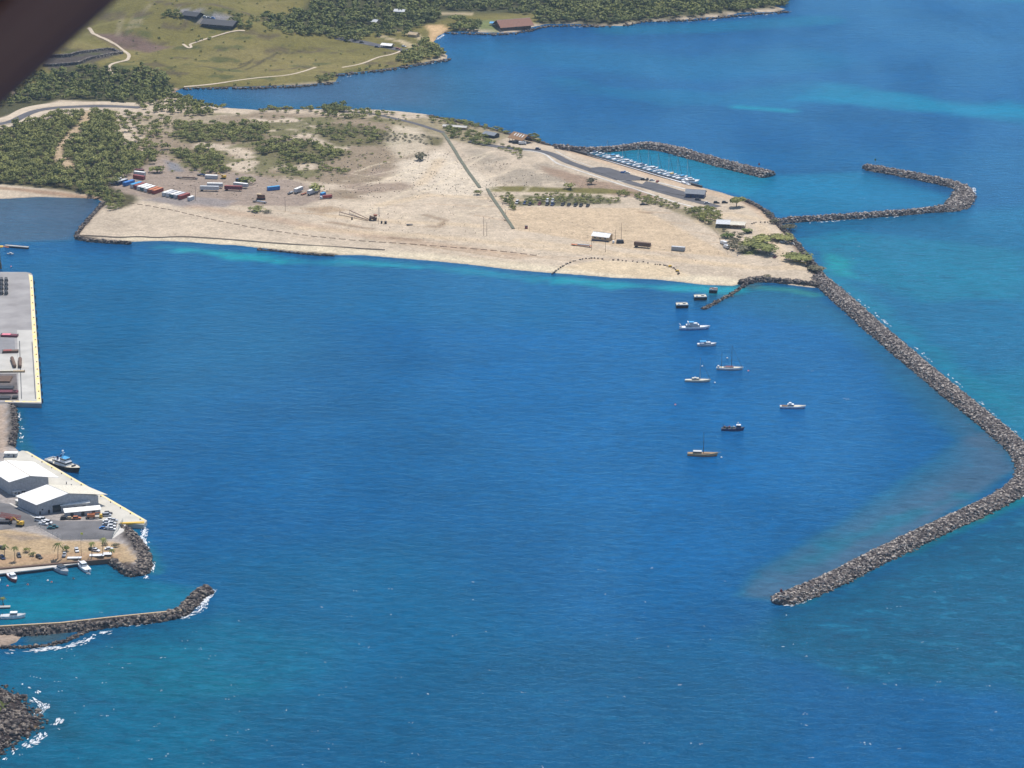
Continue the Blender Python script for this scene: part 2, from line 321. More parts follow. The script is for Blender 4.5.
for sc, lo, hi in ((22, .93, 1.07), (6, .86, 1.12), (1.8, .78, 1.2)):
    t = n.new('ShaderNodeTexNoise'); t.inputs['Scale'].default_value = 1/sc; t.inputs['Detail'].default_value = 3; l.new(g.outputs['Position'], t.inputs['Vector'])
    mr = n.new('ShaderNodeMapRange'); mr.inputs['From Min'].default_value = .3; mr.inputs['From Max'].default_value = .7; mr.inputs['To Min'].default_value = lo; mr.inputs['To Max'].default_value = hi
    l.new(t.outputs['Fac'], mr.inputs['Value']); vm = n.new('ShaderNodeVectorMath'); vm.operation = 'SCALE'; l.new(prev, vm.inputs[0]); l.new(mr.outputs[0], vm.inputs['Scale']); prev = vm.outputs[0]; hts.append(t)
l.new(prev, b.inputs['Base Color'])
bp = n.new('ShaderNodeBump'); bp.inputs['Distance'].default_value = .8; l.new(hts[1].outputs['Fac'], bp.inputs['Height'])
bp2 = n.new('ShaderNodeBump'); bp2.inputs['Distance'].default_value = .3; l.new(hts[2].outputs['Fac'], bp2.inputs['Height']); l.new(bp.outputs[0], bp2.inputs['Normal']); l.new(bp2.outputs[0], b.inputs['Normal'])
tag(link('ground', tm, m), 'sandy spit, dry scrubland and grassy hillside behind the harbour', 'ground', kind='structure')
# ============================================================ WATER
wx = grid(-700, 700, 5, -60000, 60000, 1.25); wy = grid(1450, 3900, 5.5, -3000, 70000, 1.25)
X2, Y2 = np.meshgrid(wx, wy); PW = np.stack([X2.ravel(), Y2.ravel()], 1)
KW = 0.62
wc = np.tile(lin((14, 84, 148))*KW, (len(PW), 1)); reef = np.full(len(PW), .12)
def wpaint(pts, c, soft=20, line=None, a=1.0, rf=None, na=.0, ns=30, seed=0):
    q = GP(pts); pad = (line or 0)+soft*2+ns*na+10
    ix = np.where((PW[:, 0] > q[:, 0].min()-pad) & (PW[:, 0] < q[:, 0].max()+pad) & (PW[:, 1] > q[:, 1].min()-pad) & (PW[:, 1] < q[:, 1].max()+pad))[0]
    if not len(ix): return
    p = PW[ix]; d = (line-ldist(p, q)) if line else sdist(p, q)
    if na: d = d+(fbm(p, ns, 120+seed)-.5)*2*ns*na
    wgt = sm(d/soft+.5)*a
    if c is not None: wc[ix] = wc[ix]*(1-wgt[:, None])+(lin(c)*KW)[None]*wgt[:, None]
    if rf is not None: reef[ix] = reef[ix]*(1-wgt)+rf*wgt
nw = fbm(PW, 220, 90, 4)[:, None]; wc *= (.86+.3*nw)
# open sea, far
wpaint([(-800, -60), (1900, -60), (1900, 30), (1100, 150), (800, 150), (560, 146), (430, 112), (180, 105), (-800, 90)], (34, 84, 152), 90)
wpaint([(180, 85), (440, 60), (470, 80), (470, 115), (250, 112)], (84, 96, 130), 150, a=.85)
wpaint([(820, -10), (1100, 6), (1300, 40), (1100, 0), (900, -40)], (30, 130, 170), 60, a=.8)
wpaint([(560, 80), (650, 88), (720, 92), (800, 82), (850, 88), (930, 100), (1030, 106), (1400, 130), (1400, 150), (1030, 122), (930, 112), (850, 105), (780, 108), (680, 104), (600, 96)], (16, 130, 178), 40, a=.3, na=.5, ns=60)
wpaint([(820, 84), (870, 90), (940, 100), (1040, 106), (1200, 118), (1200, 134), (1040, 122), (940, 112), (860, 106), (800, 100)], (14, 134, 182), 38, a=.75, na=.5, ns=50)
wpaint([(738, 107), (790, 111)], (20, 150, 184), 16, line=8, a=.8)
wpaint([(620, 30), (700, 28), (760, 24), (820, 20)], (28, 130, 170), 30, line=30, a=.4)
wpaint([(500, 50), (600, 60), (700, 70), (800, 60)], (24, 116, 170), 60, line=60, a=.35)
wpaint([(0, 262), (200, 262), (420, 290), (300, 360), (120, 430), (30, 420)], (22, 96, 150), 120, a=.55)
wpaint([(180, 560), (420, 540), (560, 640), (420, 768), (260, 768), (230, 650)], (12, 94, 142), 120, a=.6)
# outside the outer breakwater
wpaint([(790, 222), (950, 212), (1100, 200), (1500, 300), (1500, 640), (1000, 560), (1030, 490), (1028, 450), (900, 340), (830, 285)], (10, 98, 150), 40, rf=.55)
wpaint([(800, 240), (850, 232), (930, 240), (1030, 255), (1030, 300), (920, 300), (860, 280)], (14, 126, 160), 30, a=.6, na=.5, rf=.8)
wpaint([(822, 272), (850, 290), (900, 330), (960, 376), (1024, 420)], (20, 132, 160), 24, line=12, a=.5, na=.4, rf=.8)
wpaint([(820, 250), (850, 262), (860, 280), (835, 275)], (30, 158, 164), 14, a=.7, na=.3)
wpaint([(900, 380), (1100, 360), (1200, 470), (1040, 480)], (12, 118, 150), 40, a=.5, na=.4)
wpaint([(1024, 497), (960, 525), (880, 560), (800, 602)], (28, 128, 142), 14, line=8, a=.7, rf=.9, na=.3)
wpaint([(780, 612), (900, 560), (1030, 510), (1300, 560), (1200, 760), (1000, 690), (850, 680), (740, 640)], (14, 84, 126), 40, rf=1.0, na=.3)
wpaint([(962, 505), (990, 510), (985, 522), (965, 520)], (84, 128, 120), 10, a=.7)
# inside the outer breakwater: reef shelf
wpaint([(735, 596), (755, 570), (800, 545), (850, 515), (900, 478), (960, 440), (990, 430), (1018, 470), (900, 545), (775, 602)], (84, 100, 134), 12, a=.9, rf=.55, na=.08)
wpaint([(790, 570), (850, 540), (900, 520), (960, 495)], (40, 118, 150), 14, line=6, a=.35, rf=1, na=.6)
wpaint([(900, 345), (960, 400), (1000, 450), (960, 440), (905, 405), (860, 350), (830, 310)], (88, 98, 126), 20, a=.75, rf=.5, na=.2)
wpaint([(690, 312), (710, 298), (742, 286), (800, 288), (840, 310), (880, 350), (830, 332), (760, 318)], (66, 104, 146), 16, a=.7, rf=.4, na=.2)
wpaint([(750, 287), (790, 290), (815, 295)], (84, 148, 150), 10, line=6, a=.8)
wpaint([(700, 306), (745, 284)], (76, 92, 110), 10, line=14, a=.8, rf=.8)
# basin
wpaint([(100, 260), (700, 290), (900, 400), (940, 460), (700, 590), (500, 420), (250, 300)], (16, 90, 160), 80, a=.6)
wpaint([(480, 300), (680, 300), (860, 330), (930, 430), (860, 480), (700, 560), (560, 480), (440, 380)], (18, 96, 172), 120, a=.7)
wpaint([(20, 260), (250, 250), (350, 262), (600, 285), (560, 330), (200, 310)], (20, 98, 160), 60, a=.6)
wpaint([(160, 247), (230, 253), (300, 262), (350, 262), (440, 268), (540, 279), (640, 286), (740, 290)], (36, 134, 172), 16, line=7, a=.8, na=.5, ns=24)
wpaint([(190, 250), (240, 256), (280, 262)], (40, 164, 184), 12, line=9, a=.8, na=.4)
wpaint([(560, 281), (600, 284), (660, 288), (730, 290)], (40, 158, 186), 12, line=8, a=.8, na=.4)
wpaint([(350, 262), (420, 268)], (40, 164, 190), 9, line=3, a=.8)
wpaint([(-200, 196), (95, 196), (100, 206), (72, 240), (0, 243), (-200, 243)], (96, 94, 116), 24, a=.9)
wpaint([(575, 152), (640, 148), (770, 176), (780, 205), (700, 186)], (22, 130, 176), 12, rf=0)
wpaint([(770, 176), (860, 172), (950, 196), (945, 206), (780, 216), (745, 198)], (26, 118, 172), 24, a=.9, rf=0)
# lower left
wpaint([(0, 576), (70, 568), (112, 564), (125, 576), (150, 580), (205, 590), (180, 610), (0, 627)], (12, 108, 150), 16, rf=0)
wpaint([(0, 600), (60, 595), (110, 600), (100, 615), (0, 625)], (18, 124, 158), 16, a=.7, rf=0)
wpaint([(-200, 640), (0, 655), (100, 635), (220, 612), (330, 640), (320, 720), (200, 800), (-200, 800)], (12, 96, 138), 60, rf=.7, na=.3)
wpaint([(0, 660), (40, 656), (120, 645), (200, 650), (260, 690), (160, 700), (60, 680)], (20, 116, 146), 30, a=.4, na=.5, rf=.7)
wpaint([(20, 690), (60, 700), (90, 740), (40, 740)], (44, 74, 100), 16, a=.7, rf=.6)
wpaint([(20, 632), (70, 630), (66, 640), (30, 644)], (82, 96, 112), 8, a=.9)
wpaint([(250, 700), (600, 640), (760, 640), (800, 800), (200, 820)], (10, 82, 132), 60, a=.7, rf=.35)
wpaint([(14, 410), (20, 440), (28, 452)], (56, 96, 120), 8, line=5, a=.8)
wpaint([(130, 532), (150, 556), (156, 572)], (70, 120, 142), 8, line=5, a=.7)
br = np.clip((wc[:, 0]/(wc[:, 2]+1e-6)-.18)/.15, 0, 1); wc[:, 0] *= .25+.6*br; wc[:, 1] *= 1.13; wc[:, 2] *= .93
I = np.arange(len(wx)*len(wy)).reshape(len(wy), len(wx))
F = np.stack([I[:-1, :-1].ravel(), I[:-1, 1:].ravel(), I[1:, 1:].ravel(), I[1:, :-1].ravel()], 1)
wm = npmesh('sea', np.column_stack([PW, np.zeros(len(PW))]), F, True)
ca = wm.color_attributes.new('depth', 'FLOAT_COLOR', 'POINT'); ca.data.foreach_set('color', np.column_stack([np.clip(wc, .001, 1), np.ones(len(PW))]).astype(np.float32).ravel())
ra = wm.attributes.new('reef', 'FLOAT', 'POINT'); ra.data.foreach_set('value', reef.astype(np.float32))
m = bpy.data.materials.new('sea_water'); m.use_nodes = True; n = m.node_tree.nodes; l = m.node_tree.links; b = n['Principled BSDF']
n.remove(b); b = n.new('ShaderNodeBsdfDiffuse'); gl = n.new('ShaderNodeBsdfGlossy'); gl.inputs['Roughness'].default_value = .2; gl.inputs['Color'].default_value = (.26, .66, .97, 1)
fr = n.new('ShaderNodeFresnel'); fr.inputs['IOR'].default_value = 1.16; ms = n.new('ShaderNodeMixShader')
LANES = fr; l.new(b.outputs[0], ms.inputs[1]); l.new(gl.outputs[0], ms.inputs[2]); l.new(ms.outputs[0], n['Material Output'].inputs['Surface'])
a_ = n.new('ShaderNodeVertexColor'); a_.layer_name = 'depth'; rf_ = n.new('ShaderNodeAttribute'); rf_.attribute_name = 'reef'; g = n.new('ShaderNodeNewGeometry')
def nz(sc, det=3, rough=.5, stretch=(1, 1, 1), rot=0, dist=0):
    mp = n.new('ShaderNodeMapping'); mp.inputs['Scale'].default_value = stretch; mp.inputs['Rotation'].default_value = (0, 0, rot); l.new(g.outputs['Position'], mp.inputs['Vector'])
    t = n.new('ShaderNodeTexNoise'); t.inputs['Scale'].default_value = 1/sc; t.inputs['Detail'].default_value = det; t.inputs['Roughness'].default_value = rough; t.inputs['Distortion'].default_value = dist
    l.new(mp.outputs[0], t.inputs['Vector']); return t
def mrange(src, a, b_, c, d):
    x = n.new('ShaderNodeMapRange'); x.inputs['From Min'].default_value = a; x.inputs['From Max'].default_value = b_; x.inputs['To Min'].default_value = c; x.inputs['To Max'].default_value = d
    l.new(src, x.inputs['Value']); return x.outputs[0]
def math_(op, a, b_=None, v=None):
    x = n.new('ShaderNodeMath'); x.operation = op; l.new(a, x.inputs[0])
    if b_ is not None: l.new(b_, x.inputs[1])
    if v is not None: x.inputs[1].default_value = v
    return x.outputs[0]
def mixc(f, a, b_):
    x = n.new('ShaderNodeMix'); x.data_type = 'RGBA'; l.new(f, x.inputs[0]); l.new(a, x.inputs[6])
    if isinstance(b_, tuple): x.inputs[7].default_value = (*b_, 1)
    else: l.new(b_, x.inputs[7])
    return x.outputs[2]
reefn = nz(15, 6, .68, (.7, 1, 1), .2, .3)           # coral heads and sand channels under the surface
lightf = math_('MULTIPLY', mrange(reefn.outputs['Fac'], .56, .64, 0, .55), rf_.outputs['Fac'])
darkf = math_('MULTIPLY', mrange(reefn.outputs['Fac'], .48, .34, 0, .55), rf_.outputs['Fac'])
c1 = mixc(lightf, a_.outputs['Color'], tuple(lin((34, 130, 166))*KW)); c2 = mixc(darkf, c1, tuple(lin((22, 62, 92))*KW))
broad = nz(70, 4, .5, (.6, 1.1, 1), .3); fine = nz(8, 6, .72, (.7, 1.3, 1), .3)
sc_ = math_('MULTIPLY', mrange(broad.outputs['Fac'], .3, .7, .88, 1.12), mrange(fine.outputs['Fac'], .32, .68, .74, 1.24))
vm = n.new('ShaderNodeVectorMath'); vm.operation = 'SCALE'; l.new(c2, vm.inputs[0]); l.new(sc_, vm.inputs['Scale'])
l.new(vm.outputs[0], b.inputs['Color'])
w1 = nz(10, 3, .6, (.6, 1.3, 1), .3); w2 = nz(4.2, 4, .7, (.8, 1.1, 1), .4)
bp = n.new('ShaderNodeBump'); bp.inputs['Distance'].default_value = 1.5; l.new(w1.outputs['Fac'], bp.inputs['Height'])
bp2 = n.new('ShaderNodeBump'); bp2.inputs['Distance'].default_value = 1.0; l.new(w2.outputs['Fac'], bp2.inputs['Height']); l.new(bp.outputs[0], bp2.inputs['Normal'])
for x_ in (b, gl, fr): l.new(bp2.outputs[0], x_.inputs['Normal'])
lane = nz(120, 4, .5, (1.1, .28, 1), .55, .5)                # wind lanes, added as diagonal gloss and bump bands echoing window reflection streaks
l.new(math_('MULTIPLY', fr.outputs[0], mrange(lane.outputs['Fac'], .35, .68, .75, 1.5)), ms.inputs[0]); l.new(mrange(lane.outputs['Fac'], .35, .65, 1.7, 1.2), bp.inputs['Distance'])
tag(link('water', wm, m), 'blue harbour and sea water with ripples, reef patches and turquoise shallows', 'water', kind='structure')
# ---- air
HAZE = 0.000027
hb = MB().box((0, 20000, 350), (160000, 140000, 720)); ho = link('haze', hb.mesh('haze'))
m = bpy.data.materials.new('haze_air'); m.use_nodes = True; n = m.node_tree.nodes; n.remove(n['Principled BSDF'])
pv = n.new('ShaderNodeVolumePrincipled'); pv.inputs['Color'].default_value = (.55, .76, 1, 1); pv.inputs['Density'].default_value = HAZE; pv.inputs['Anisotropy'].default_value = .2
m.node_tree.links.new(pv.outputs[0], n['Material Output'].inputs['Volume']); ho.data.materials.append(m)
tag(ho, 'thin bluish sea haze filling the air over the whole bay', 'haze', kind='stuff')
# ============================================================ ROCKS AND BREAKWATERS
def rock_mat(name, c0, c1, c2, s=1.4):
    m = bpy.data.materials.new(name); m.use_nodes = True; n = m.node_tree.nodes; l = m.node_tree.links; b = n['Principled BSDF']; b.inputs['Roughness'].default_value = .95
    g = n.new('ShaderNodeNewGeometry'); t = n.new('ShaderNodeTexVoronoi'); t.inputs['Scale'].default_value = 1/s; l.new(g.outputs['Position'], t.inputs['Vector'])
    sx = n.new('ShaderNodeSeparateColor'); l.new(t.outputs['Color'], sx.inputs[0])
    r = n.new('ShaderNodeValToRGB'); r.color_ramp.elements[0].position = 0; r.color_ramp.elements[0].color = (*c0, 1); r.color_ramp.elements[1].position = 1; r.color_ramp.elements[1].color = (*c2, 1)
    e = r.color_ramp.elements.new(.55); e.color = (*c1, 1); l.new(sx.outputs[0], r.inputs[0])
    sp = n.new('ShaderNodeSeparateXYZ'); l.new(g.outputs['Position'], sp.inputs[0]); mr = n.new('ShaderNodeMapRange'); mr.inputs['From Min'].default_value = .5; mr.inputs['From Max'].default_value = 1.2; mr.inputs['To Min'].default_value = .42   # wet tide band
    l.new(sp.outputs['Z'], mr.inputs['Value']); vm = n.new('ShaderNodeVectorMath'); vm.operation = 'SCALE'; l.new(r.outputs[0], vm.inputs[0]); l.new(mr.outputs[0], vm.inputs['Scale']); l.new(vm.outputs[0], b.inputs['Base Color']); return m
ROCK = rock_mat('basalt_boulders', (.035, .028, .030), (.145, .122, .115), (.56, .49, .42))
ROCKD = rock_mat('dark_basalt', (.022, .018, .020), (.075, .06, .055), (.30, .25, .20))
CORE = mat('rubble_core', (.11, .092, .082), .95, .4, 2)
def ico():
    p = (1+5**.5)/2; V = []
    for a in (-1, 1):
        for b in (-p, p): V += [(0, a, b), (a, b, 0), (b, 0, a)]
    V = np.array(V)/math.sqrt(1+p*p); F = []
    for i in range(12):
        for j in range(i+1, 12):
            for k in range(j+1, 12):
                if max(np.linalg.norm(V[i]-V[j]), np.linalg.norm(V[i]-V[k]), np.linalg.norm(V[j]-V[k])) < 1.1:
                    nrm = np.cross(V[j]-V[i], V[k]-V[i]); F.append((i, j, k) if nrm@V[i] > 0 else (i, k, j))
    return V, np.array(F)
IV, IF = ico()
RV = [np.clip(IV*(1+rng.uniform(-.28, .28, (12, 1))), -.85, .85)*np.array([1, rng.uniform(.7, .95), rng.uniform(.6, .85)]) for _ in range(8)]
def rocks_arr(pos, size):
    V = []; F = []; o = 0
    for p, s_ in zip(pos, size):
        a = rng.uniform(0, 6.28); b_ = rng.uniform(-.7, .7); ca, sa = math.cos(a), math.sin(a); cb, sb = math.cos(b_), math.sin(b_)
        Rm = np.array([[ca, -sa, 0], [sa, ca, 0], [0, 0, 1]])@np.array([[1, 0, 0], [0, cb, -sb], [0, sb, cb]])
        V.append(RV[rng.integers(8)]@Rm.T*s_+p); F.append(IF+o); o += 12
    return np.concatenate(V), np.concatenate(F)
def resample(line, st):
    out = []
    for a, b in zip(line[:-1], line[1:]):
        n_ = max(1, int(np.linalg.norm(b-a)/st)); out += [a+(b-a)*k/n_ for k in range(n_)]
    out.append(line[-1]); return np.array(out)
def smooth_line(L, it=3):
    L = np.array(L)
    for _ in range(it):
        M_ = [L[0]]
        for a, b in zip(L[:-1], L[1:]): M_ += [a*.75+b*.25, a*.25+b*.75]
        M_.append(L[-1]); L = np.array(M_)
    return L
def normals(L):
    T = np.gradient(L, axis=0); T /= np.linalg.norm(T, axis=1)[:, None]+1e-9; return np.stack([-T[:, 1], T[:, 0]], 1), T
def breakwater(label, pts, h, wc_, wb, rs=1.25, dens=1.0, mt=None, sm_=3, cat='breakwater', name='breakwater', taper=True, wf=None):
    L = resample(smooth_line(GP(pts, h*.4), sm_), 4.0); N_, T_ = normals(L); o = L[0]; n_ = len(L)
    root = thing(name, label, cat, (o[0], o[1], 0))
    rings = []
    for i in range(n_):
        e = min(1, (n_-1-i)*4.0/9+.25) if taper else 1
        if wf: e *= float(np.interp(i/(n_-1), wf[0], wf[1]))
        hh = h*(.5+.5*min(e, 1))-.5; q = []
        for dd, z in ((-wb/2*e, -2), (-wc_/2*e, hh), (wc_/2*e, hh), (wb/2*e, -2)): p = L[i]-o+N_[i]*dd; q.append((p[0], p[1], z))
        rings.append(q)
    link('core', MB().loft(rings).mesh('core'), CORE, root)
    cnt = int(n_*4*wb/(rs*rs*2.0)*dens*1.35); k = rng.uniform(0, n_-1, cnt); i0 = k.astype(int); i0 = np.clip(i0, 0, n_-2); f = (k-i0)[:, None]
    base = L[i0]*(1-f)+L[i0+1]*f-o; e = np.clip((n_-1-k)*4.0/9+.25, 0, 1) if taper else np.ones(cnt)
    if wf: e = e*np.interp(k/(n_-1), wf[0], wf[1])
    d = rng.uniform(-1, 1, cnt)*wb/2*.96*e*(1+.12*np.sin(k*1.7)+.1*rng.normal(size=cnt))
    ad = np.abs(d)/np.maximum(e, .01); z = np.where(ad < wc_/2, h, h-(h+1.2)*(ad-wc_/2)/(wb/2-wc_/2))-.5+rng.normal(size=cnt)*.28-np.clip(1-e, 0, 1)*h*.4
    p = np.column_stack([base+N_[i0]*d[:, None], z]); V, F_ = rocks_arr(p, rs*np.clip(rng.lognormal(-.08, .33, cnt), .5, 2.1))
    tag(link('boulders', npmesh('boulders', V, F_), mt or ROCK, root), kind='stuff'); return root
breakwater('longest boulder breakwater, bending at the right edge and ending in a free tip', [(818, 277), (842, 297), (875, 327), (915, 361), (950, 390), (985, 418), (1014, 442), (1029, 460), (1029, 477), (1008, 494), (975, 510), (940, 526), (880, 554), (825, 583), (776, 601)], 4.2, 8, 23, 1.0, 1.05, sm_=2)
breakwater('curved boulder breakwater sheltering the row of moored boats', [(556, 147), (590, 150.5), (625, 147.5), (646, 145), (664, 147), (690, 154), (722, 163), (750, 170), (770, 174.5)], 5, 8, 23, 1.15, 1.0, wf=([0, .3, .4, 1], [.62, .7, 1.0, 1.0]))
breakwater('hooked boulder breakwater reaching out from the sandy point to the right and turning back', [(776, 221), (800, 219), (850, 216), (900, 212.5), (936, 209), (950, 207.5), (958, 204), (964, 194), (963, 187), (950, 183), (930, 178.5), (900, 172.5), (880, 169), (863, 166)], 4.4, 6, 20, 1.15, 1.0, sm_=0, wf=([0, .42, .5, .62, .68, 1], [.68, .7, 1.5, 1.5, 1.0, 1.0]))
breakwater('low boulder breakwater with dark rounded head at the mouth of the small boat basin', [(-40, 636), (0, 633), (60, 629), (120, 622), (160, 617), (180, 613), (190, 603), (200, 592), (208, 589)], 3.2, 4, 13, 1.25, 1.1, ROCKD)
breakwater('thin submerged looking reef line of dark rocks below the small basin breakwater', [(2, 647), (30, 647), (54, 644), (68, 640), (76, 635), (92, 629), (110, 625)], .9, 1.5, 6, 1.0, .9, ROCKD, cat='rock reef', name='rock_reef')
breakwater('half sunken spur of scattered brown rocks pointing into the harbour beside the three barges', [(746, 284), (738, 290), (728, 296), (716, 302), (703, 309)], .8, 2, 8, 1.2, .65, ROCKD, cat='rock spur', name='rock_spur')
breakwater('dark rock revetment along the harbour side of the sandy point', [(742, 283), (752, 279), (772, 280), (795, 282), (822, 285)], 3, 4, 11, 1.4, 1.1, ROCKD, cat='revetment', name='rock_revetment', taper=False)
breakwater('dark rock revetment along the outer right edge of the sandy point', [(766, 212), (778, 224), (792, 238), (806, 256), (818, 270), (828, 284)], 3, 3, 8, 1.3, 1.1, ROCKD, cat='revetment', name='rock_revetment', taper=False)
breakwater('rock edging where the marina quay meets the sandy point, behind the lone tree', [(744, 200.5), (754, 204), (762, 209), (768, 213)], 2.8, 2, 6, 1.2, .7, ROCKD, cat='revetment', name='rock_revetment', taper=False)
breakwater('low dark rock wall closing the corner between the calm left bay and the beach', [(103, 203), (92, 215), (74, 236.5), (84, 240), (108, 242), (130, 243)], 2.2, 2.5, 6, 1.1, 1.0, ROCKD, cat='rock wall', name='rock_wall', taper=False)
breakwater('boulder slope at the end of the warehouse quay beside the palm tree car park', [(122, 526), (132, 536), (139, 549), (144, 563), (139, 571), (130, 572), (122, 568), (113, 561)], 3.2, 5, 15, 1.3, 1.1, ROCKD, cat='revetment', name='rock_revetment', taper=False, wf=([0, .15, .35, .62, .74, 1], [.45, .8, 1.05, 1.05, .55, .5]))
breakwater('narrow rock slope between the cargo pier and the warehouse quay', [(12, 404), (13, 416), (14, 432), (10, 446)], 2.8, 2, 9, 1.1, 1.0, ROCKD, cat='revetment', name='rock_revetment', taper=False)
breakwater('thin strip of black shoreline rocks under the container yard beach', [(258, 249.5), (285, 251.5), (310, 254.5), (334, 255.5)], 1.0, 2, 4, 1.0, .8, ROCKD, cat='rock strip', name='rock_strip', taper=False)
# lava shore rocks, uncountable
def shore_rocks(label, lines, wd, rs, dens, zoff=.3):
    pos = []; sz = []
    for ln in lines:
        L = resample(GP(ln), 2.0); c = int(len(L)*2*wd/(rs*rs*2)*dens); i = rng.integers(0, len(L), c); p = L[i]+rng.normal(size=(c, 2))*wd*.35
        pos.append(np.column_stack([p, np.maximum(th(p[:, 0], p[:, 1]), -.2)+rng.uniform(-.1, zoff, c)])); sz.append(rs*rng.uniform(.5, 1.5, c))
    V, F_ = rocks_arr(np.concatenate(pos), np.concatenate(sz)); tag(link('shore_rocks', npmesh('shore_rocks', V, F_), ROCKD), label, 'shore rocks', kind='stuff')
shore_rocks('black lava rocks lining the far grassy and wooded shore', [[(184, 89), (240, 88.5), (300, 87), (338, 83)], [(335, 76), (380, 71.5), (420, 65), (448, 60)], [(448, 33.5), (500, 35), (520, 33), (545, 27), (575, 26), (610, 27)], [(625, 26), (645, 22), (680, 21), (700, 20), (750, 15), (788, 12)], [(262, 110), (290, 109)]], 7, 1.8, .9, 1)
shore_rocks('black rocks along the outer shore of the spit by the brown roofed pavilion', [[(430, 116), (470, 124), (512, 135), (550, 145), (575, 152)]], 5, 1.3, .8)
j = np.where((sD.ravel() > -4) & (sD.ravel() < 60) & (P[:, 0] > -320) & (P[:, 1] < 1800))[0]; j = rng.choice(j, 2300); p = P[j]+rng.uniform(-1.6, 1.6, (len(j), 2))
V, F_ = rocks_arr(np.column_stack([p, np.maximum(HT[j], -.3)+rng.uniform(-.2, .5, len(j))]), np.clip(rng.lognormal(-.15, .55, len(j)), .35, 3.2))
tag(link('lava_rocks', npmesh('lava_rocks', V, F_), ROCKD), 'jagged dark lava rocks in the bottom left corner with surf breaking on them', 'lava rocks', kind='stuff')
# ---- white water: thin broken films of foam where the swell breaks
def foam(name, label, spots):
    V = []; F = []
    for x, y, a, b_, rz in spots:
        o = len(V); k = 9; c, s_ = math.cos(rz), math.sin(rz)
        for q in range(k):
            t = 6.283*q/k; r = rng.uniform(.55, 1.15); u, v_ = a*r*math.cos(t), b_*r*math.sin(t); V.append((x+u*c-v_*s_, y+u*s_+v_*c, .10+rng.uniform(0, .06)))
        F += [(o, o+q, o+q+1) for q in range(1, k-1)]
    fm = mat('sea_foam', (.66, .69, .72), .8, .2, 1.5)
    tag(link(name, npmesh(name, np.array(V), np.array(F)), fm), label, 'foam', kind='stuff')
fs = []
for ln, wd, d_ in (([(1024, 496), (1000, 503), (975, 517), (940, 532), (900, 552), (850, 577), (830, 587), (800, 603), (785, 605)], 1.8, 2.2), ([(214, 588), (206, 600), (198, 612), (185, 617), (160, 620), (130, 625)], 3.0, 3),
                   ([(130, 626), (112, 630), (95, 636), (80, 643), (66, 647), (40, 650), (10, 652)], 3, 2.4), ([(974, 185), (972, 194), (966, 203), (962, 208)], 3, 3.4), ([(940, 211), (900, 216.5), (850, 220), (810, 223)], 1.5, .35),
                   ([(146, 528), (142, 538), (150, 556), (153, 571), (146, 578)], 1.8, 2), ([(30, 698), (44, 706), (38, 712)], 3, 3.4), ([(62, 719), (50, 728), (40, 738), (28, 745)], 3, 3.2), ([(35, 742), (15, 750), (4, 760)], 3, 1.2), ([(20, 686), (34, 690), (40, 698)], 3, .6),
                   ([(835, 282), (870, 309), (920, 352), (980, 402), (1020, 436)], 1.2, .12), ([(18, 408), (22, 430), (20, 445)], 2, .4), ([(447, 60), (430, 64), (400, 68)], 3, .3), ([(788, 11), (760, 16), (700, 21), (680, 22)], 3, .35), ([(600, 27), (570, 27)], 3, .3), ([(350, 76), (338, 82), (320, 86)], 3, .25),
                   ([(445, 34), (436, 40)], 2, .7)):
    L = resample(GP(ln), 1.5)
    T_ = np.gradient(L, axis=0); gs = fbm(L, 14, 55, 2)
    for q, t_, g_ in zip(L, T_, gs):
        for _ in range(rng.poisson(d_*1.5*max(0, (g_-.3)*3))): fs.append((q[0]+rng.normal()*wd*.45, q[1]+rng.normal()*wd*.55, rng.uniform(.8, 2.6), rng.uniform(.25, .7), math.atan2(t_[1], t_[0])+rng.normal()*.25))
fs = [(x+rng.normal()*.6, y+rng.normal()*.6, a*.8, b*.6, r) for x, y, a, b, r in fs for _ in range(2)]
foam('surf_foam', 'white surf breaking along the breakwaters and the rocky shores', fs)
fs = []
for _ in range(170):
    u = rng.uniform(); px, py = (rng.uniform(20, 1020), rng.uniform(560, 768)) if u < .6 else ((rng.uniform(20, 330), rng.uniform(640, 768)) if u < .8 else (rng.uniform(800, 1024), rng.uniform(20, 430)))
    q = G(px, py)
    if th(*q) > -2: continue
    for k in range(rng.integers(1, 4)): fs.append((q[0]+rng.normal()*1.2, q[1]+rng.normal()*.6, rng.uniform(.15, .6), rng.uniform(.12, .35), rng.uniform(-.3, .3)))
foam('whitecap', 'small scattered white wave crests on the open water', fs)
# ============================================================ ROADS AND PATHS
def ribbon(name, label, pts, wd, mt, kind='structure', cat=None, dz=.07, th_=None, sm_=2, par=None):
    L = resample(smooth_line(AP(pts), sm_), 5); N_, T_ = normals(L); V = []
    for i in range(len(L)):
        for s_ in (-1, -.33, .33, 1): p = L[i]+N_[i]*wd/2*s_; V.append((p[0], p[1], p_z(p)+dz))
    F_ = [(i*4+k, i*4+k+1, (i+1)*4+k+1, (i+1)*4+k) for i in range(len(L)-1) for k in range(3)]
    o = npmesh(name, V, np.array(F_)[:, ::-1]); return tag(link(name, o, mt, par), label, cat, kind=kind)
def p_z(p): return max(float(th(p[0], p[1])), float(th(p[0]+2, p[1]+2)), float(th(p[0]-2, p[1]-2)), .1)
A_ = M('asphalt'); PALE = mat('pale_coral_path', (.50, .41, .30), .95, .1, 5); CONC = M('paleconcrete')
ribbon('road', 'two lane asphalt road leading to the marina past the brown roofed pavilion', [(470, 141), (490, 145.5), (506, 148), (527, 149.5), (541, 151), (555, 155), (566, 161.5), (582, 167), (602, 174), (625, 181), (642, 186), (670, 194), (700, 202), (718, 207)], 10, A_)
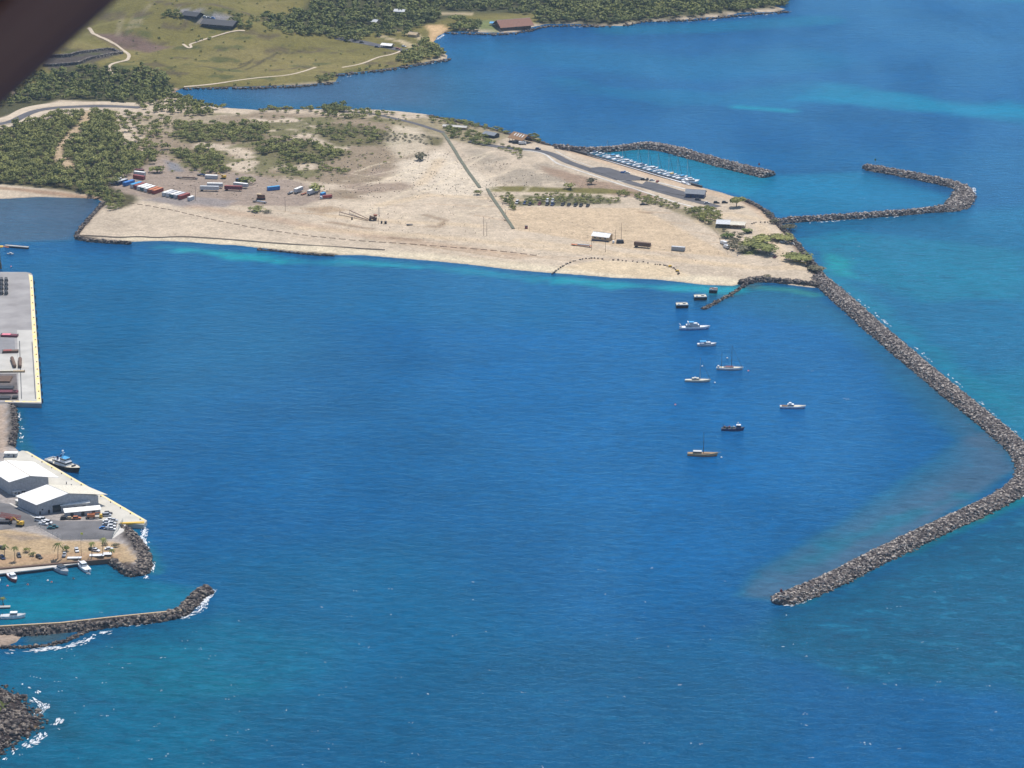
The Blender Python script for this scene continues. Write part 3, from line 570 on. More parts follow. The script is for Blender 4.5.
ribbon('road_edge', 'pale concrete kerb following the marina road on its beach side', [(519, 150), (536, 151.5), (546, 154.5), (552, 160), (560, 165), (580, 171), (602, 178.5), (625, 186), (650, 194), (675, 202), (700, 209), (720, 212)], 2.4, CONC, dz=.12)
ribbon('road_edge', 'pale verge line between the marina road and the parking lots', [(556, 151), (566, 157), (582, 163.5), (602, 170), (625, 176.5)], 1.2, CONC, dz=.12)
ribbon('path', 'white concrete lane across the marina parking lots', [(618, 181), (630, 179.5), (644, 178)], 6, CONC, dz=.14)
ribbon('path', 'white concrete lane joining the marina quay edge', [(644, 179), (660, 183), (685, 189)], 3, CONC, dz=.13)
ribbon('road', 'curving asphalt road through sandy verges behind the left hand trees', [(-40, 131), (0, 124), (14, 121), (22, 116.5), (34, 111), (55, 107.5), (90, 106), (120, 106.5), (140, 107.5)], 11, A_)
for q in ([(-40, 127), (0, 120), (12, 117), (20, 112), (32, 107), (55, 104), (90, 103), (135, 104)], [(0, 128), (18, 124), (28, 119), (40, 113), (60, 110), (92, 109)]):
    ribbon('verge', 'pale bulldozed sand verge along the curving asphalt road', q, 13 if q[0][0] < 0 else 8, PALE, dz=.04)
ribbon('road', 'narrow asphalt service road at the back of the spit', [(330, 112), (352, 111.5), (375, 114), (392, 118), (418, 124), (443, 132.5)], 6, A_)
for q, lb in (([(88, 28), (95, 35), (108, 41), (120, 47), (129, 54), (129, 59), (120, 62), (110, 65), (108, 69), (114, 76)], 'pale dirt footpath zigzagging down the grass hillside beside the dark ruins'),
              ([(183, 44), (187, 48), (192, 48), (189, 44), (200, 41), (215, 36), (235, 31), (245, 31)], 'pale footpath climbing to the long dark roofed building'),
              ([(184, 87), (215, 84.5), (240, 80), (265, 77), (291, 75), (305, 71), (316, 67)], 'pale shore path along the bottom of the grass field'),
              ([(342, 67.5), (362, 64), (378, 57), (390, 55), (402, 51), (398, 48), (385, 46)], 'pale shore path running up to the beach car park')):
    ribbon('path', lb, q, 3.2 if 'zig' not in lb else 4, PALE, dz=.1)
ribbon('road', 'paved car park strip behind the trees on the far headland', [(338, 38), (355, 41), (375, 45), (395, 49), (412, 51)], 14, A_, dz=.2)
ribbon('gravel_bund', 'grey green straight bund line crossing the dunes from the service road', [(443, 133), (452, 146), (464, 166), (480, 188)], 3.2, mat('bund_weed', (.14, .145, .10), .95, .2, 3), dz=.5)
ribbon('gravel_bund', 'grey green straight bund line dropping from the grass berm to the beach', [(487, 189), (498, 206), (513.5, 229)], 3.0, MATS['bund_weed'], dz=.5)
ribbon('wrack_line', 'dark wavy wall like line of seaweed along the top of the beach', [(78, 236), (100, 236.5), (120, 238), (140, 236.5), (155, 238), (180, 236.5), (205, 238), (240, 240.5), (270, 243), (300, 245), (340, 247), (385, 250)], 1.5, mat('seaweed', (.10, .075, .055), .95, .3, 2), kind='stuff', cat='seaweed', dz=.25)
# asphalt aprons as thin slabs
def slab(name, label, pts, top, mt, kind='structure', cat=None, bot=-1.0):
    q = GP(pts, top); return tag(link(name, MB().prism(q, bot, top).mesh(name), mt), label, cat, kind=kind)
LOT = mat('worn_asphalt', (.14, .135, .137), .95, .2, 12)
slab('parking_lot', 'grey asphalt apron in front of the white warehouses', [(-60, 492), (20, 506), (34, 517), (60, 521), (100, 521), (117, 522), (116, 530), (112, 538.5), (62, 539.5), (50, 533), (36, 525), (0, 530), (-60, 530)], 2.93, LOT)
slab('parking_lot', 'oval asphalt boat trailer lot beside the marina road', [(588, 168), (600, 166.8), (610, 168), (622, 172), (644, 178), (640, 180), (620, 180.5), (604, 174), (592, 171)], 2.78, A_)
slab('parking_lot', 'long asphalt lot by the dark roofed hut', [(646, 181), (656, 183), (686, 192), (688, 196), (672, 193.5), (640, 186)], 2.78, A_)
ribbon('path', 'pale concrete strip along the front of the second warehouse', [(10, 503.5), (22, 510), (37, 518.5)], 1.6, CONC, dz=.2)

q = []
for poly, n_, lo, hi in (([(380, 150), (440, 150), (520, 165), (600, 190), (500, 188), (420, 200), (350, 190)], 900, .25, .8), ([(150, 118), (400, 118), (380, 200), (260, 200), (170, 190)], 1100, .3, 1.1), ([(200, 205), (480, 205), (540, 255), (300, 235)], 260, .2, .6), ([(520, 215), (700, 225), (800, 265), (640, 268), (540, 255)], 160, .2, .5), ([(485, 192), (500, 192), (512, 226), (495, 215)], 150, .3, .9)):
    a = AP(poly); p = rng.uniform(a.min(0), a.max(0), (n_*3, 2)); p = p[sdist(p, a) > 0][:n_]; p = p[fbm(p, 18, 77) > .42]; q += [(x, y, p_z((x, y))+.1, rng.uniform(lo, hi)) for x, y in p]
q = np.array(q); V, F_ = rocks_arr(q[:, :3], q[:, 3]); tag(link('rubble', npmesh('rubble', V, F_), rock_mat('sandy_rubble', (.07, .055, .04), (.24, .19, .14), (.5, .43, .34), 2)), 'small stones, dry tufts and debris scattered over the sand', 'rubble', kind='stuff')
# ============================================================ TREES
def leaf_mat(name, dark, light, s=14):
    m = bpy.data.materials.new(name); m.use_nodes = True; n = m.node_tree.nodes; l = m.node_tree.links; b = n['Principled BSDF']; b.inputs['Roughness'].default_value = .75; b.inputs['Specular IOR Level'].default_value = .2
    g = n.new('ShaderNodeNewGeometry'); t = n.new('ShaderNodeTexNoise'); t.inputs['Scale'].default_value = 1/s; t.inputs['Detail'].default_value = 2; l.new(g.outputs['Position'], t.inputs['Vector'])
    t2 = n.new('ShaderNodeTexNoise'); t2.inputs['Scale'].default_value = 1/1.6; t2.inputs['Detail'].default_value = 1; l.new(g.outputs['Position'], t2.inputs['Vector'])
    ad = n.new('ShaderNodeMath'); ad.operation = 'ADD'; l.new(t.outputs['Fac'], ad.inputs[0]); l.new(t2.outputs['Fac'], ad.inputs[1])
    r = n.new('ShaderNodeValToRGB'); r.color_ramp.elements[0].position = .38; r.color_ramp.elements[1].position = .62; r.color_ramp.elements[0].color = (*dark, 1); r.color_ramp.elements[1].color = (*light, 1)
    hv = n.new('ShaderNodeMath'); hv.operation = 'MULTIPLY'; hv.inputs[1].default_value = .5; l.new(ad.outputs[0], hv.inputs[0]); l.new(hv.outputs[0], r.inputs[0]); l.new(r.outputs[0], b.inputs['Base Color'])
    return m
LEAF = leaf_mat('olive_foliage', (.105, .118, .034), (.32, .315, .095))
LEAFD = leaf_mat('deep_green_foliage', (.070, .086, .026), (.25, .26, .075), 18)
LEAFB = leaf_mat('bright_green_foliage', (.08, .12, .02), (.20, .24, .06))
LEAFG = leaf_mat('grey_brown_foliage', (.10, .095, .055), (.22, .20, .125))
BARK = M('bark')
def crown_arr(nl, per, leaf, flat=.55, umb=False):
    """lumpy crown of unit radius made of small tilted leaf clumps; base of the crown about z=.25"""
    V = []
    for i in range(nl):
        a = rng.uniform(0, 6.28); rr = rng.uniform(.15, .66) if i else 0
        c = np.array([rr*math.cos(a), rr*math.sin(a), .42+.22*(1-rr)+rng.uniform(-.1, .1)]) if not umb else np.array([rr*math.cos(a), rr*math.sin(a), .74+rng.uniform(-.05, .08)-.12*rr])
        R_ = rng.uniform(.34, .52)
        for _ in range(per):
            d = rng.normal(size=3); d /= np.linalg.norm(d); d[2] = abs(d[2])*rng.choice([1, 1, 1, -.5])
            p = c+d*R_*np.array([1, 1, flat*1.25])*rng.uniform(.75, 1.1)
            nn = d+np.array([0, 0, .5])+rng.normal(size=3)*.38; nn /= np.linalg.norm(nn); u = np.cross(nn, [.3, .5, .8]); u /= np.linalg.norm(u)+1e-9; v_ = np.cross(nn, u)
            s_ = leaf*rng.uniform(.6, 1.3); s2 = s_*rng.uniform(.5, .9)
            V += [p-u*s_, p-v_*s2, p+u*s_*.9, p+v_*s2]
    V = np.array(V); return V, np.arange(len(V)).reshape(-1, 4)
def trunk_mb(r=1.0, h=.7):
    b = MB(); b.tube((0, 0, -.15), (.03, .02, h*.5), .06, .045, 6)
    for k in range(4): a = k*1.6+.4; b.tube((.03, .02, h*.45), (.4*math.cos(a), .4*math.sin(a), h), .035, .015, 5)
    return b
BUSH = [crown_arr(7, 26, .14, .6) for _ in range(7)]; FARC = [crown_arr(6, 14, .22, .6) for _ in range(7)]
UMB = [crown_arr(15, 40, .12, .36, True) for _ in range(3)]
bush_m = {}
def crown_mesh(kind, i, lm):
    k = (kind, i, lm.name)
    if k not in bush_m: V, F_ = (UMB if kind == 'u' else BUSH)[i]; me = npmesh('crown', V, F_); me.materials.append(lm); bush_m[k] = me
    return bush_m[k]
trunk_me = trunk_mb().mesh('trunk'); trunk_me.materials.append(BARK)
def tree(name, label, cat, x, y, r, h, lm, kind='b', group=None):
    t = thing(name, label, cat, (x, y, max(float(th(x, y)), 0)), rng.uniform(0, 6.28), group)
    t.scale = (r, r, h)
    link('trunk', trunk_me, None, t); link('crown', crown_mesh(kind, rng.integers(3 if kind == 'u' else 7), lm), None, t); return t
def scatter(poly, sp, rmin, rmax, holes=(), thr=None, seed=0):
    q = AP(poly); lo, hi = q.min(0), q.max(0); n_ = int((hi[0]-lo[0])*(hi[1]-lo[1])/(sp*sp)*1.5)+4; p = rng.uniform(lo, hi, (n_, 2)); p = p[sdist(p, q) > 0]
    for hl, wd in holes: p = p[ldist(p, AP(hl)) > wd]
    if thr is not None: p = p[fbm(p, 34, 300+seed) > thr]
    cell = {}; out = []
    for x, y in p:
        k = (int(x//sp), int(y//sp)); ok = True
        for a in (-1, 0, 1):
            for b_ in (-1, 0, 1):
                for (u, v_) in cell.get((k[0]+a, k[1]+b_), ()):
                    if (u-x)**2+(v_-y)**2 < (sp*.72)**2: ok = False
        if ok and abs(x) < y*.19+30: cell.setdefault(k, []).append((x, y)); out.append((x, y, rng.uniform(rmin, rmax)))
    return out
ALL = []   # (apparent size, x, y, r, h, leaf material, group key)
def grow(poly, sp, rmin, rmax, hk, lm, key, **k):
    for x, y, r in scatter(poly, sp, rmin, rmax, **k): ALL.append((r/math.hypot(x, y), x, y, r, r*hk*rng.uniform(.85, 1.2), lm, key))
road1 = ([(-40, 131), (0, 124), (14, 121), (22, 116.5), (34, 111), (55, 107.5), (90, 106), (140, 107)], 17)
clear = ([(88, 112), (84, 124), (74, 132), (66, 142), (56, 152), (62, 160), (72, 168)], 5)
grow([(-60, 133), (0, 131), (35, 121), (62, 113), (108, 113), (116, 130), (130, 148), (165, 158), (142, 168), (128, 178), (106, 190), (116, 206), (102, 200), (60, 188), (0, 183), (-60, 181)], 7.4, 4.0, 7.2, 1.15, LEAF, 'left', holes=(road1, clear))
grow([(104, 193), (120, 192), (126, 200), (118, 210), (106, 212)], 6.5, 3, 4.5, 1, LEAF, 'corner')
for q in ([(100, 112), (170, 116), (180, 124), (172, 140), (130, 136)], [(130, 140), (170, 145), (172, 152), (150, 158)]): grow(q, 9, 3.2, 6, 1.0, LEAF, 'mid', thr=.4)
for q in ([(175, 124), (272, 124), (262, 141), (192, 143), (175, 136)], [(172, 150), (215, 149), (229, 172), (200, 174), (175, 157)], [(256, 147), (289, 139), (320, 145), (352, 154), (320, 164), (289, 163), (258, 153)]):
    grow(q, 7.2, 3.6, 6.2, 1.0, LEAF, 'mid', thr=.28)
grow([(278, 163), (305, 173), (301, 177), (278, 171)], 6, 2.5, 4, .9, LEAF, 'mid'); grow([(317, 165), (348, 171), (348, 176), (320, 171)], 6, 2.5, 4.2, .9, LEAF, 'mid')
grow([(317, 126), (348, 124), (375, 130), (382, 143), (336, 143), (317, 136)], 7.5, 3, 5, .9, LEAF, 'mid', thr=.28)
grow([(350, 130), (400, 134), (440, 138), (436, 146), (400, 142), (352, 138)], 6.5, 1.6, 3, .7, LEAFG, 'mid', thr=.35)
grow([(150, 118), (420, 116), (400, 160), (300, 185), (170, 172)], 12, 1.5, 3.4, .8, LEAF, 'mid', thr=.42, seed=3)
grow([(446, 128), (489, 136), (490, 147), (468, 143), (448, 137)], 6.5, 3, 5, .9, LEAFD, 'pav'); grow([(492, 142), (524, 151), (520, 160), (500, 150)], 6, 2, 3.4, .8, LEAF, 'pav')
grow([(426, 117), (460, 121), (515, 133), (512, 136), (470, 129), (430, 122)], 7, 2.6, 4.4, .9, LEAF, 'northshore'); grow([(528, 133), (538, 137), (540, 143), (530, 141)], 5, 3, 4, 1, LEAF, 'northshore')
grow([(180, 104), (262, 108), (360, 110), (420, 116), (400, 120), (330, 118), (262, 118), (180, 113)], 8.5, 3, 5.2, 1, LEAF, 'northshore', thr=.4)
grow([(325, 108), (345, 107), (347, 113), (325, 113)], 5, 4, 5.5, 1.2, LEAFD, 'northshore')
grow([(508, 198), (560, 193), (620, 200), (618, 205), (560, 204), (516, 205)], 5.6, 2.2, 3.6, .9, LEAF, 'berm', thr=.3); grow([(500, 195), (512, 194), (518, 212), (510, 212)], 4.5, 2.2, 3.4, 1.1, LEAF, 'berm')
grow([(610, 191), (640, 194), (664, 201), (690, 209), (706, 216), (700, 220), (670, 209), (640, 203), (620, 196)], 5.6, 2.2, 3.6, .9, LEAF, 'hedge', thr=.28)
grow([(692, 210), (712, 208), (722, 216), (720, 224), (704, 224)], 5.5, 3, 4.6, 1, LEAF, 'hedge')
grow([(722, 230), (742, 236), (742, 250), (730, 247)], 5, 2.2, 3.6, .9, LEAFG, 'hedge')
# far side
grow([(-40, 112), (-40, 80), (0, 82), (50, 70), (100, 68), (125, 72), (140, 66), (155, 72), (174, 84), (172, 96), (136, 103), (60, 99), (20, 105)], 8.2, 4, 6.8, 1.15, LEAFD, 'far')
grow([(136, 92), (172, 92), (196, 104), (220, 109), (205, 117), (150, 113), (136, 105)], 7.6, 4, 6.2, 1.1, LEAF, 'far')
grow([(262, 16), (300, 12), (330, -4), (330, -40), (800, -40), (790, 4), (770, 9), (735, 11.5), (690, 17), (650, 20), (615, 24), (570, 22), (540, 23.5), (533, 16), (500, 10), (475, 11), (440, 10), (432, 20), (404, 36), (372, 37), (340, 37), (300, 35), (285, 27), (265, 24)], 8.6, 4.4, 7.8, 1.15, LEAFD, 'far', thr=.24)
grow([(540, -10), (790, -10), (785, 6), (735, 11), (690, 16), (615, 23), (560, 20)], 10, 4.4, 7, 1.1, LEAF, 'far', thr=.35)
grow([(262, 24), (330, 26), (372, 36), (352, 42), (320, 36), (270, 32)], 9, 4, 6, 1, LEAF, 'far', thr=.3)
grow([(396, 64), (408, 52), (418, 44), (426, 40), (434, 46), (444, 53), (445, 58), (424, 61), (404, 66)], 7.2, 4.4, 6.4, 1.1, LEAF, 'far')
grow([(350, 72), (390, 67), (396, 64), (380, 64), (362, 67)], 8, 2, 3.4, .9, LEAF, 'far'); grow([(312, 84), (334, 82), (334, 74), (318, 76)], 7, 3, 4.6, .9, LEAFD, 'far')
grow([(186, 86), (300, 82), (310, 80), (300, 86), (200, 88)], 16, 1.5, 2.8, .9, LEAFD, 'far'); grow([(448, 26), (478, 24), (480, 32), (450, 31)], 8, 5, 7, 1.1, LEAFD, 'far'); grow([(410, 14), (440, 12), (436, 24), (414, 22)], 8, 5.5, 7.5, 1.1, LEAFD, 'far')
grow([(162, 12), (176, 11), (180, 18), (164, 18)], 6, 4, 5.5, 1.1, LEAFD, 'far'); grow([(232, 20), (250, 25), (252, 30), (234, 28)], 6, 4, 5.5, 1.1, LEAFD, 'far'); grow([(222, 12), (244, 16), (240, 19)], 6, 2.5, 4, 1, LEAFD, 'far')
grow([(195, 40), (210, 37), (212, 42), (198, 43)], 6, 2.5, 3.6, .9, LEAF, 'far'); grow([(250, 16), (262, 18), (258, 24), (246, 22)], 7, 2.5, 3.6, .9, LEAF, 'far')
grow([(100, 25), (260, -5), (330, 20), (400, 50), (330, 70), (190, 80), (110, 60)], 27, 1.0, 2.6, .9, LEAF, 'far')
LBL = dict(left=('kiawe_tree', 'olive green kiawe tree in the thick grove behind the calm left bay', 'tree', 'kiawe trees of the grove behind the left bay'),
           corner=('kiawe_tree', 'olive kiawe tree in the clump at the rock corner below the container row', 'tree', 'kiawe clump at the rock corner'),
           mid=('scrub_bush', 'low olive scrub bush on the dry ground behind the container yard', 'bush', 'scrub bushes behind the container yard'),
           pav=('shrub', 'dark green shrub beside the service road near the brown roofed pavilion', 'shrub', 'shrubs near the brown roofed pavilion'),
           northshore=('shore_tree', 'small green tree along the back shore of the sandy spit', 'tree', 'trees along the back shore of the spit'),
           berm=('scrub_bush', 'scrub bush on the green berm behind the row of dark trucks', 'bush', 'bushes behind the row of dark trucks'),
           hedge=('scrub_bush', 'scrub bush in the hedge line between the sand field and the marina road', 'bush', 'hedge bushes beside the marina road'))
ALL.sort(key=lambda a: -a[0]); ind = []; rest = []
for a in ALL:
    (ind if a[6] != 'far' and len(ind) < 270 else rest).append(a)
for a in ind:
    nm, lb, ct, gp = LBL[a[6]]; tree(nm, lb, ct, a[1], a[2], a[3], a[4], a[5], 'b', gp)
for lm in (LEAF, LEAFD, LEAFG):
    sel = [a for a in rest if a[5] is lm]
    if not sel: continue
    Vs = []; 
    for a in sel:
        V, F_ = (FARC if (a[6] == 'far') else BUSH)[rng.integers(7)]; t = rng.uniform(0, 6.28); c, s_ = math.cos(t), math.sin(t)
        x = V[:, 0]*c-V[:, 1]*s_; y = V[:, 0]*s_+V[:, 1]*c
        Vs.append(np.column_stack([x*a[3]+a[1], y*a[3]+a[2], V[:, 2]*a[4]+max(float(th(a[1], a[2])), 0)]))
    Vs = np.concatenate(Vs)
    lb = {LEAF: 'mass of olive green scrub and kiawe woodland on the spit and shore', LEAFD: 'dense dark green woodland covering the far shore and hillside', LEAFG: 'patch of low grey brown brush on the dunes'}[lm]
    tag(link('woodland', npmesh('woodland', Vs, np.arange(len(Vs)).reshape(-1, 4)), lm), lb, 'woodland', kind='stuff')
def T1(px, py, r, h, lb, lm=LEAF, kind='b', nm='tree', cat='tree'): q = at(px, py); return tree(nm, lb, cat, q.x, q.y, r, h, lm, kind)
T1(736.4, 207, 9, 9.5, 'lone round green tree on the open sand above the marina quay', LEAF, 'u')
T1(769.5, 217, 4.5, 5, 'grey green tree leaning over the rocks where the hooked breakwater starts', LEAFG)
T1(775, 224, 6, 5, 'grey green bushy tree on the shore just below the hooked breakwater root', LEAFG)
T1(789, 231, 8, 6, 'thin grey tree overhanging the outer revetment', LEAFG, 'u')
T1(783, 241, 13, 5.5, 'flat topped wide tree shading parked cars near the outer revetment', LEAF, 'u')
T1(800, 262, 15, 7, 'broad dark green tree beside the outer revetment, middle of the point', LEAFD, 'u')
T1(817, 272, 9, 5.5, 'grey green tree nearest the root of the long outer breakwater', LEAFG, 'u')
T1(746, 233, 6.5, 4.2, 'bright green bush beside the dark open shed', LEAFB, nm='bush', cat='bush')
T1(728, 237.5, 8, 4.5, 'yellow green bush in front of the grey and cream roofed shed', LEAFB, nm='bush', cat='bush')
T1(751, 248, 12.5, 6, 'olive umbrella tree on the left of the dense canopy by the lawn', LEAF, 'u')
T1(766, 253, 15, 8, 'dark green umbrella tree with the densest canopy beside the small lawn', LEAFD, 'u')
T1(759, 243, 14, 6.5, 'green umbrella tree at the back of the canopy by the lawn', LEAF, 'u')
T1(743, 252, 9, 6, 'pale olive tree at the left end of the small lawn', LEAFG)
T1(733, 250, 6, 5, 'dusty grey green tree beside the parked white trailers', LEAFG)
T1(766, 278, 5, 3.2, 'dry straw coloured shrub above the harbour revetment', LEAFG, nm='shrub', cat='shrub')
T1(419, 160, 9, 7.5, 'dark round bush alone on the pale dunes', LEAFG, nm='bush', cat='bush')
T1(315, 192, 11, 8, 'large green bush behind the white box trailers', LEAF, nm='bush', cat='bush')
T1(157, 173, 11, 7, 'green bush to the right of the stacked red container', LEAF, nm='bush', cat='bush')
T1(258, 211, 10.5, 4.5, 'low wide green bush below the rusty crusher', LEAF, nm='bush', cat='bush')
T1(268, 213, 5, 3, 'small pale bush touching the low wide bush below the rusty crusher', LEAFG, nm='bush', cat='bush')
T1(247, 183, 10, 6.5, 'dark green bush behind the maroon container', LEAFD, nm='bush', cat='bush')
T1(570, 189, 7, 5.5, 'round green bush on the back of the grassy berm', LEAF, nm='bush', cat='bush')
T1(592, 184, 6.5, 6, 'grey leafless looking bush on the slope below the marina road', LEAFG, nm='bush', cat='bush')
T1(477, 194.5, 5.5, 4.5, 'small green bush at the left end of the grassy berm', LEAF, nm='bush', cat='bush')
T1(67, 551, 3.2, 3.6, 'bright yellow green bush in the palm tree car park', LEAFB, nm='bush', cat='bush')
T1(26, 552, 3.4, 3, 'wind bent olive shrub beside the palm tree car park', LEAF, nm='shrub', cat='shrub')
T1(33, 556, 2.8, 2.6, 'small olive shrub leaning right above the pale quay', LEAF, nm='shrub', cat='shrub')
T1(116, 547, 3, 2.6, 'dry green shrub by the rocks at the end of the asphalt lot', LEAFG, nm='shrub', cat='shrub')
T1(105, 545, 2.5, 2.2, 'brown dry shrub between the two right hand palms', LEAFG, nm='shrub', cat='shrub')
T1(426, 19, 11, 12, 'big spreading dark tree at the top of the far beach', LEAFD, 'u')
T1(457, 24, 11, 11, 'big spreading dark tree on the right of the far beach', LEAFD, 'u')
T1(468, 26, 8, 9, 'dark tree by the far lawn', LEAFD, 'u')
# palms: bent trunk and wind-blown fronds
def palm(px, py, h, lb, lean=0.0, sway=-1, fr=2.4):
    q = at(px, py); t = thing('palm_tree', lb, 'palm tree', q); b = MB(); pts = [Vector((lean*(k/5)**2, 0, h*k/5)) for k in range(6)]
    for k in range(5): b.tube(pts[k]-Vector((0, 0, .1 if k == 0 else 0)), pts[k+1], .26-.02*k, .24-.02*k, 6)
    link('trunk', b.mesh('trunk'), BARK, t); f = MB(); top = pts[-1]
    for k in range(15):
        a = k*6.283/15+rng.uniform(-.15, .15); d = Vector((math.cos(a), math.sin(a), 0)); d = (d+Vector((sway*.55, 0, 0))); d.normalize(); sd_ = Vector((-d.y, d.x, 0)); L_ = fr*1.25*rng.uniform(.8, 1.15); el = rng.uniform(.1, .9); prev = None
        for s_ in range(5):
            u = s_/4; p = top+d*L_*u+Vector((0, 0, L_*(el*u-1.15*u*u))); w_ = .42*math.sin(math.pi*(.12+.85*u)); cur = (p+sd_*w_-Vector((0, 0, w_*.5)), p, p-sd_*w_-Vector((0, 0, w_*.5)))
            if prev: f.add([prev[0], prev[1], cur[1], cur[0]], [(0, 1, 2, 3)]); f.add([prev[1], prev[2], cur[2], cur[1]], [(0, 1, 2, 3)])
            prev = cur
    link('crown', f.mesh('crown'), LEAFD, t)
palm(58, 559, 10.5, 'tallest wind blown palm, beside the bright green bush', .8, -1, 3.6)
palm(4.5, 557, 8, 'palm at the left edge of the seaside car park', .8, -1, 2.6)
palm(15, 561, 9.5, 'palm next to the dark blue car at the left', .3, .6, 2.3)
palm(92, 557, 10, 'slim palm to the right of the white pickup', .2, .5, 2.2)
palm(103, 556, 12, 'tall palm nearest the boulder slope', .6, .3, 2.5)
palm(112, 560, 7.5, 'short palm at the corner of the small basin', .4, -.7, 2.2)
palm(3, 605, 5, 'small palm on the floating dock in the small basin', 0, -.6, 1.8)
for i, (px, py) in enumerate([(148, 82), (153, 84), (158, 80), (163, 86), (160, 90), (167, 88), (145, 78)]):
    q = at(px, py); t = thing('palm_tree', 'dark coconut palm in the grove behind the little far beach', 'palm tree', q, i, 'coconut palms behind the far beach')
    b = MB().tube((0, 0, -.1), (.4, 0, 13), .3, .2, 5); link('trunk', b.mesh('trunk'), BARK, t); f = MB()
    for k in range(11):
        a = k*.571; d = Vector((math.cos(a), math.sin(a), 0)); s2 = Vector((-d.y, d.x, 0)); c0 = Vector((.4, 0, 13)); p1 = c0+d*1.8+Vector((0, 0, .7)); p2 = c0+d*3.6-Vector((0, 0, .9))
        f.add([c0, p1+s2*.6, p2, p1-s2*.6], [(0, 1, 2, 3)])
    link('crown', f.mesh('crown'), LEAFD, t)
# ============================================================ OBJECT KIT
def seg(a, b, z=0.0):
    p, q = at(*a), at(*b); return (p+q)/2, math.atan2(q.y-p.y, q.x-p.x), (q-p).length
def part(root, name, mb, mt, **k):
    o = link(name, mb.mesh(name) if isinstance(mb, MB) else mb, M(mt) if isinstance(mt, str) else mt, root); return tag(o, **k) if k else o
def wheels(t, xs_, y, r=.5, w_=.3, name='wheel'):
    for x in xs_:
        for s_ in (-1, 1): part(t, name, MB().tube((x, s_*y-w_/2, r), (x, s_*y+w_/2, r), r, r, 10), 'tyre')
# ---- containers and trailers
def container(c, rz, col, label, L=12.2, group=None, sc=(1.0, 1.3, 1.3), wheeled=False, z0=0, roofc=None, name='shipping_container', cat='container', H=2.6, W=2.44):
    t = thing(name, label, cat, (c[0], c[1], c[2]+z0), rz, group); zb = 1.1 if wheeled else .15; t.scale = sc
    b = MB().box((0, 0, zb+H/2), (L-.2, W-.12, H-.16))
    for k in range(int(L/.8)):                                       # corrugations
        x = -L/2+.5+k*.8
        for s_ in (-1, 1): b.box((x, s_*(W/2-.04), zb+H/2), (.35, .07, H-.4))
    part(t, 'body', b, col)
    f = MB()
    for sx in (-1, 1):
        for sy in (-1, 1): f.box((sx*(L/2-.09), sy*(W/2-.09), zb+H/2), (.2, .2, H))
    for sy in (-1, 1): f.box((0, sy*(W/2-.07), zb+.12), (L-.36, .16, .2)); f.box((0, sy*(W/2-.07), zb+H-.1), (L-.36, .16, .16))
    part(t, 'frame', f, col)
    part(t, 'roof', MB().box((0, 0, zb+H+.01), (L-.1, W-.1, .1)), roofc or col)
    for sy in (-1, 1): d = part(t, 'door', MB().box((L/2-.04, sy*W/4, zb+H/2), (.1, W/2-.2, H-.4)), col); part(d, 'lock_bar', MB().tube((L/2+.05, sy*.3, zb+.3), (L/2+.05, sy*.3, zb+H-.3), .05), 'grey')
    if wheeled: wheels(t, (-L/2+1.2, -L/2+2.4), 1.0); part(t, 'landing_gear', MB().box((L/2-2.5, .7, .6), (.2, .2, 1.1)).box((L/2-2.5, -.7, .6), (.2, .2, 1.1)), 'dark')
    return t
def cseg(a, b, col, label, L=12.2, **k): c, rz, _ = seg(a, b); return container(c, rz, col, label, L, **k)
GR = 'containers parked side by side in the yard row'
row = [((111.5, 184), 'white', 'roofwhite', 'white roofed container at the far left end of the yard row, touching the trees'), ((117.5, 185.3), 'navy', 'lightgrey', 'navy container second from the left in the yard row'),
       ((124.5, 186.3), 'blue', 'blue', 'blue container with blue roof in the left part of the yard row'), ((132, 188.2), 'lightgrey', 'aqua', 'pale container with light blue roof right of the blue one'), ((135.5, 189.2), 'maroon', 'red', 'dull red container wedged between pale ones in the yard row'),
       ((138.8, 190.3), 'lightgrey', 'roofwhite', 'first of the white roofed containers just left of the rusty pair'), ((142.2, 191.2), 'teal', 'roofwhite', 'green sided container with white roof in the middle of the yard row'), ((145.7, 192.2), 'lightgrey', 'roofwhite', 'white container touching the orange rusty one'),
       ((149.3, 193.4), 'rust', 'orange', 'orange roofed rusty container in the yard row'), ((153.3, 194.2), 'red', 'orange', 'rusty red container closing the long group of the yard row'),
       ((163.8, 196.4), 'lightgrey', 'roofwhite', 'white container leading the short second group'), ((167.7, 197.2), 'lightgrey', 'lightgrey', 'light grey container second in the short group'), ((171.8, 198.1), 'teal', 'roofwhite', 'dark sided container with white roof in the short group'),
       ((175.6, 198.9), 'grey', 'lightgrey', 'grey container beside the red one in the short group'), ((179.8, 199.6), 'red', 'red', 'bright red container closing the short group')]
for (px, py), c, r_, lb in row:
    cseg((px, py), (px+8.5, py-3.0), c, lb, roofc=r_, group=GR, sc=(1.12, 1.6, 1.35))
cseg((188, 201.4), (194, 199), 'lightgrey', 'single white container standing apart beside the utility pole', 7, roofc='roofwhite')
cseg((134, 172.5), (145, 173.2), 'dark', 'dark container behind the white one, furthest back by the trees', 9, roofc='maroon'); cseg((134, 174.6), (145.5, 175.8), 'lightgrey', 'white roofed container in front of the dark one by the trees', roofc='roofwhite')
cseg((132.5, 178), (146, 180), 'red', 'red container lying crosswise in front of the white roofed one', 13, roofc='red')
cseg((200.5, 190.8), (218.5, 191.2), 'lightgrey', 'long white trailer with blue lettered side left of the maroon one', 18, wheeled=True, roofc='lightgrey', name='box_trailer', cat='trailer')
cseg((207, 187.6), (223, 188.2), 'lightgrey', 'white trailer half hidden behind the long white one', 15, wheeled=True, roofc='roofwhite', name='box_trailer', cat='trailer')
cseg((225, 190.4), (242, 191), 'maroon', 'maroon trailer in the middle of the yard', 17, wheeled=True, roofc='red', name='box_trailer', cat='trailer')
